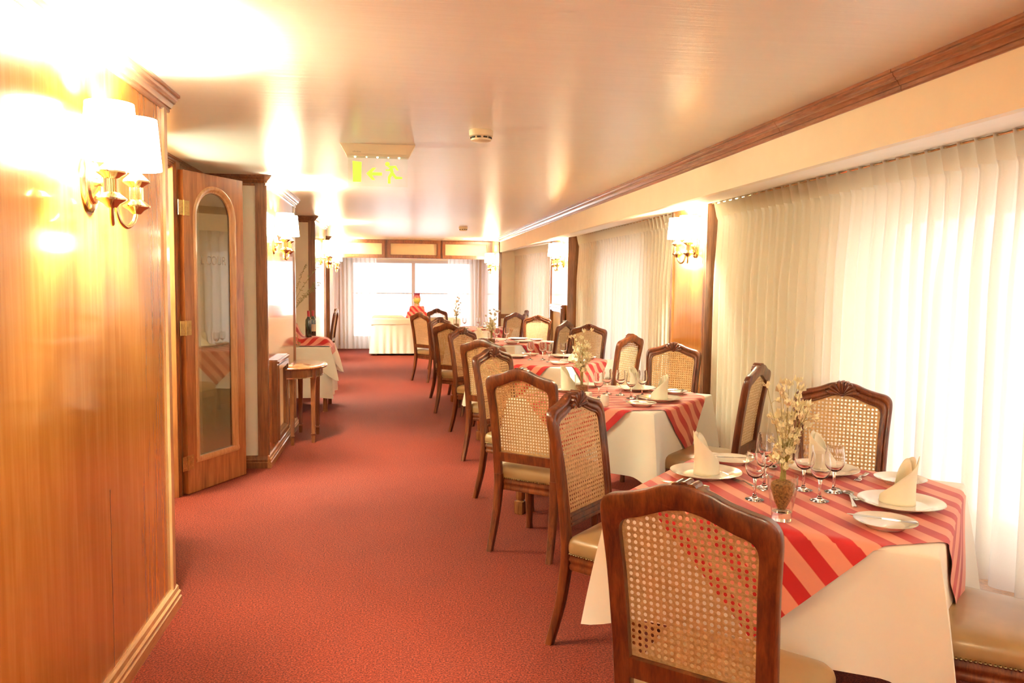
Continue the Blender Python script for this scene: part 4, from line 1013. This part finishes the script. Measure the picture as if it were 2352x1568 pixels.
# salt and pepper
for (x, y, lb) in ((1.262, 4.705, 'white square salt shaker at the front of the second table'), (1.19, 4.83, 'white square pepper shaker behind the first one on the second table')):
    s = empty('shaker', (x, y, ZT), TA, label=lb, category='shaker', group='salt and pepper shakers')
    g = MB(); n = 28
    def rsq(h): return [(h * max(-1, min(1, 1.25 * math.cos(2 * PI * k / n))), h * max(-1, min(1, 1.25 * math.sin(2 * PI * k / n)))) for k in range(n)]
    g.loft([[(a, b_, z) for a, b_ in rsq(h)] for z, h in ((0, .020), (.003, .0225), (.06, .0205), (.066, .0195), (.069, .016))]); g.build('body', porcelain, s, ang=50)
    MB().lathe([(0, .0688), (.009, .0688), (.008, .0698), (0, .0700)], 12).build('pour_holes_cap', china_rim, s)

# ================================================================== half-round side table
st_ = empty('side_table', (-.965, 7.80, 0), label='small polished half-round side table against the left wood panel', category='side table')
def half(R, Rx, z, n=28): return [(Rx * math.sin(PI * k / n), -R * math.cos(PI * k / n), z) for k in range(n + 1)]
g = MB(); g.loft([half(.405 * s, .335 * s, z) for s, z in ((.975, .688), (1.0, .693), (1.012, .703), (1.0, .713), (.99, .716))]); g.build('tabletop', table_wood, st_, ang=40)
g = MB(); g.loft([half(.365, .295, z) for z in (.615, .689)]); g.build('apron', table_wood, st_, ang=40)
g = MB(); g.loft([half(.368, .298, z) for z in (.611, .619)]); g.build('brass_band', brass, st_, ang=40)
for (lx, ly) in ((.05, -.325), (.225, -.21), (.225, .21), (.05, .325)):
    lg = MB(); n = 32
    def q(k, w_, fl): a = 2 * PI * k / n; s = sq(k, n, 1); return (lx + w_ * math.cos(a) * s * (1 - fl * (k % 2)), ly + w_ * math.sin(a) * s * (1 - fl * (k % 2)))
    lg.loft([[(*q(k, w_, fl), z) for k in range(n)] for z, w_, fl in ((.689, .028, 0), (.605, .028, 0), (.60, .024, 0), (.595, .024, .06), (.09, .017, .06), (.085, .017, 0))]); L_ = lg.build('leg', table_wood, st_, ang=30)
    MB().loft([[(lx + a * .019, ly + b_ * .019, z) for a, b_ in ((1, 1), (-1, 1), (-1, -1), (1, -1))] for z in (.070, .086)]).build('brass_collar', brass, L_, smooth=False)
    MB().loft([[(lx + a * w_, ly + b_ * w_, z) for a, b_ in ((1, 1), (-1, 1), (-1, -1), (1, -1))] for z, w_ in ((0, .014), (.07, .017))]).build('foot', table_wood, L_, smooth=False)

# ================================================================== wine table in the recess
WT = empty('display_table', (-1.10, 9.72, 0), label='small table hidden under white cloth in the left recess', category='table')
MB().box(-.285, .365, -.35, .35, .715, .737).build('tabletop', table_wood, WT, smooth=False)
for sx in (-.25, .32):
    for sy in (-.31, .31): MB().box(sx - .025, sx + .025, sy - .025, sy + .025, 0, .715).build('leg', table_wood, WT, smooth=False)
c = cloth_mesh(.335, .36, .74, .56, ph=2.0, flare=.12, cdrop=.02, kbase=.6, nseg=30).build('tablecloth', cloth_m, ang=60); c.location = (-1.06, 9.72, 0)
tag(c, 'long cream tablecloth on the small wine table in the left recess', 'tablecloth')
c = cloth_mesh(.341, .366, .745, .22, ph=.6, flare=.45, cdrop=.75, kbase=.9, nseg=30).build('tablecloth', cloth_m, ang=60); c.location = (-1.06, 9.72, 0)
tag(c, 'cream upper cloth with pointed corners on the wine table', 'tablecloth')
# striped cloth heaped over hidden stand
g = MB(); g.uv = []; n = 41; vs = []
rnd = random.Random(4)
def hump(x, y):
    h = .21 * math.exp(-((x + .10) / .055) ** 2 - ((y + .02) / .2) ** 2) * 1.2 + .085 * (1 / (1 + math.exp((abs(x - .12) - .17) / .018))) * (1 / (1 + math.exp((abs(y) - .17) / .02)))
    return h + .010 * math.sin(19 * x + 7 * y) * math.exp(-x * x * 8) + .008 * math.sin(23 * y - 9 * x)
for j in range(n):
    for i in range(n):
        u = -.33 + .74 * i / (n - 1); v_ = -.30 + .60 * j / (n - 1)
        x, y = u, v_; z = max(.008, hump(x, y) + .008)
        if x > .30: d = x - .30; x = .322 + .1 * d; z = .004 - d * .95
        vs.append((x, y, z)); g.uv.append(((u + v_) * .8, (u - v_) * .8))
g.add(vs, [(j * n + i, j * n + i + 1, (j + 1) * n + i + 1, (j + 1) * n + i) for j in range(n - 1) for i in range(n - 1)])
o = g.build('striped_cloth', stripe_b, ang=70); o.location = (-1.04, 9.72, .748); tag(o, 'rumpled red and salmon striped cloth heaped on the wine table', 'cloth')
def make_bottle(label):
    r = empty('wine_bottle', label=label, category='bottle', group='red-capped wine bottles')
    MB().lathe([(0, 0), (.034, 0), (.037, .006), (.037, .19), (.034, .205), (.020, .225), (.0145, .24), (.0145, .30), (.0, .30)], 28).build('glass_body', bottle_m, r)
    MB().lathe([(.0152, .235), (.0152, .275), (.016, .278), (.016, .305), (.014, .308), (0, .308)], 20).build('capsule', capsule_m, r)
    return r
b1 = make_bottle('front dark wine bottle with red capsule on the striped cloth'); b1.location = (-.99, 9.66, .842)
b2 = copy_tree(b1); b2.location = (-.955, 9.80, .842); b2['label'] = 'rear wine bottle with cream label on the striped cloth'
g = MB(); g.lathe([(.0375, .06), (.0375, .145)], 28, close=False); g.build('paper_label', label_m, b2)
b3 = copy_tree(b1); b3.location = (-1.29, 9.43, .79); b3.rotation_euler = (math.radians(58), 0, math.radians(40)); b3['label'] = 'wine bottle lying tilted in the wicker cradle'
bk = empty('wicker_cradle', (-1.16, 9.45, .748), math.radians(40), label='wicker bottle cradle at the left of the wine table', category='basket')
g = MB()
for k in range(7):
    w_ = .035 + .018 * math.sin(PI * k / 6); y = -.12 + .24 * k / 6
    g.tube([(-w_, y, .05), (-w_ * .9, y, .015), (0, y, .0045), (w_ * .9, y, .015), (w_, y, .05)], .004, 6)
for s in (-1, 1): g.tube([(s * (.035 + .018 * math.sin(PI * k / 10)), -.12 + .24 * k / 10, .05) for k in range(11)], .005, 6)
g.build('body', basket_m, bk); MB().tube(crom([(0, -.12, .05), (0, -.11, .13), (0, -.02, .17), (0, .06, .12), (0, .10, .05)], 5), .0045, 6).build('handle', basket_m, bk)
# olive twig spray in the recess
tw = empty('leafy_twigs', (-1.20, 9.86, .748), label='thin leafy twigs rising against the cream recess wall', category='twigs')
g = MB(); lf = MB()
MB().lathe([(0, 0), (.05, 0), (.06, .08), (.035, .2), (.04, .24), (.035, .24), (.03, .2), (0, .19)], 20).build('dark_vase', bottle_m, tw)
for k in range(5):
    a = rnd.uniform(-.5, 1.4); L_ = rnd.uniform(.5, .82); pts = crom([(0, 0, .18), (.03 * math.cos(a), .02 * math.sin(a), .18 + L_ * .4), (.13 * math.cos(a) + .05, .06 * math.sin(a), .18 + L_ * .75), (.26 * math.cos(a) + .08, .1 * math.sin(a), .18 + L_)], 6)
    g.tube(pts, .0018, 4)
    for p in pts[9:]:
        for q in range(2):
            d = Vector((rnd.uniform(-1, 1), rnd.uniform(-.5, .5), rnd.uniform(-.3, 1))).normalized() * rnd.uniform(.025, .04); s = d.orthogonal().normalized() * .006
            lf.add([p, p + d * .5 + s, p + d, p + d * .5 - s], [(0, 1, 2, 3)])
g.build('stems', twig_m, tw); lf.build('leaves', twig_m, tw, smooth=False)

# ================================================================== buffet in front of the end window
bf = empty('buffet_table', (.43, 16.85, 0), label='long buffet table under white skirting before the end window', category='table')
MB().box(-.86, .90, -.33, .33, .725, .748).build('tabletop', table_wood, bf, smooth=False)
for sx in (-.80, 0, .84):
    for sy in (-.28, .28): MB().box(sx - .025, sx + .025, sy - .025, sy + .025, 0, .725).build('leg', table_wood, bf, smooth=False)
c = cloth_mesh(.89, .34, .752, .70, ph=1.0, flare=.06, cdrop=.0, kbase=1.0, nseg=150, wf=7.5, wa=.010).build('table_skirt', cloth_m, ang=60); c.location = (.45, 16.85, 0); tag(c, 'cream floor-length skirt around the buffet by the end window', 'table skirt')
c = cloth_mesh(.90, .35, .757, .11, ph=.3, flare=.12, cdrop=.1, kbase=.6, nseg=40, rows=7).build('top_cloth', cloth_m, ang=60); c.location = (.45, 16.85, 0); tag(c, 'cream top cloth with shallow drop over the buffet skirt', 'tablecloth')
def draped_block(hx, hy, hz, nu=0, sc=1.0):
    g = MB(); g.uv = []
    prof = [(0.0, hz), (.5, hz), (.93, hz), (1.0, hz - .012), (1.06, hz * .5), (1.14, .004)]
    n = 40; vs = []
    for f, z in prof:
        for k in range(n):
            a = 2 * PI * k / n; s = min(1.38, 1 / max(abs(math.cos(a)), abs(math.sin(a)))); x, y = hx * f * math.cos(a) * s, hy * f * math.sin(a) * s
            vs.append((x, y, z)); g.uv.append(((x + (hz - z) * .9 + y) * .9, (x - (hz - z) * .9) * .9))
    g.add(vs, [(i * n + k, i * n + (k + 1) % n, (i + 1) * n + (k + 1) % n, (i + 1) * n + k) for i in range(len(prof) - 1) for k in range(n)]); return g
o = draped_block(.20, .20, .125).build('draped_riser', stripe_b, ang=50); o.location = (.47, 16.85, .758); tag(o, 'lower striped cloth-covered riser on the buffet', 'riser', 'striped risers')
o = draped_block(.145, .145, .115).build('draped_riser', stripe_b, ang=50); o.location = (.47, 16.87, .884); tag(o, 'upper striped cloth-covered riser carrying the painted jar', 'riser', 'striped risers')
jr = empty('painted_jar', (.47, 16.87, .9995), label='painted jar with fruit design and flared rim on the striped risers', category='jar')
MB().lathe([(0, 0), (.055, 0), (.062, .015), (.056, .05), (.06, .07), (.078, .11), (.082, .15), (.074, .19), (.062, .225), (.066, .25), (.08, .27), (.075, .268), (.058, .24), (0, .2)], 28, close=False).build('body', jar_m, jr)
nb = draped_block(.30, .13, .045).build("folded_cloth", napkin_m, ang=50); nb.location = (-.12, 16.88, .758); tag(nb, "folded cream cloth lying at the left end of the buffet", "cloth")
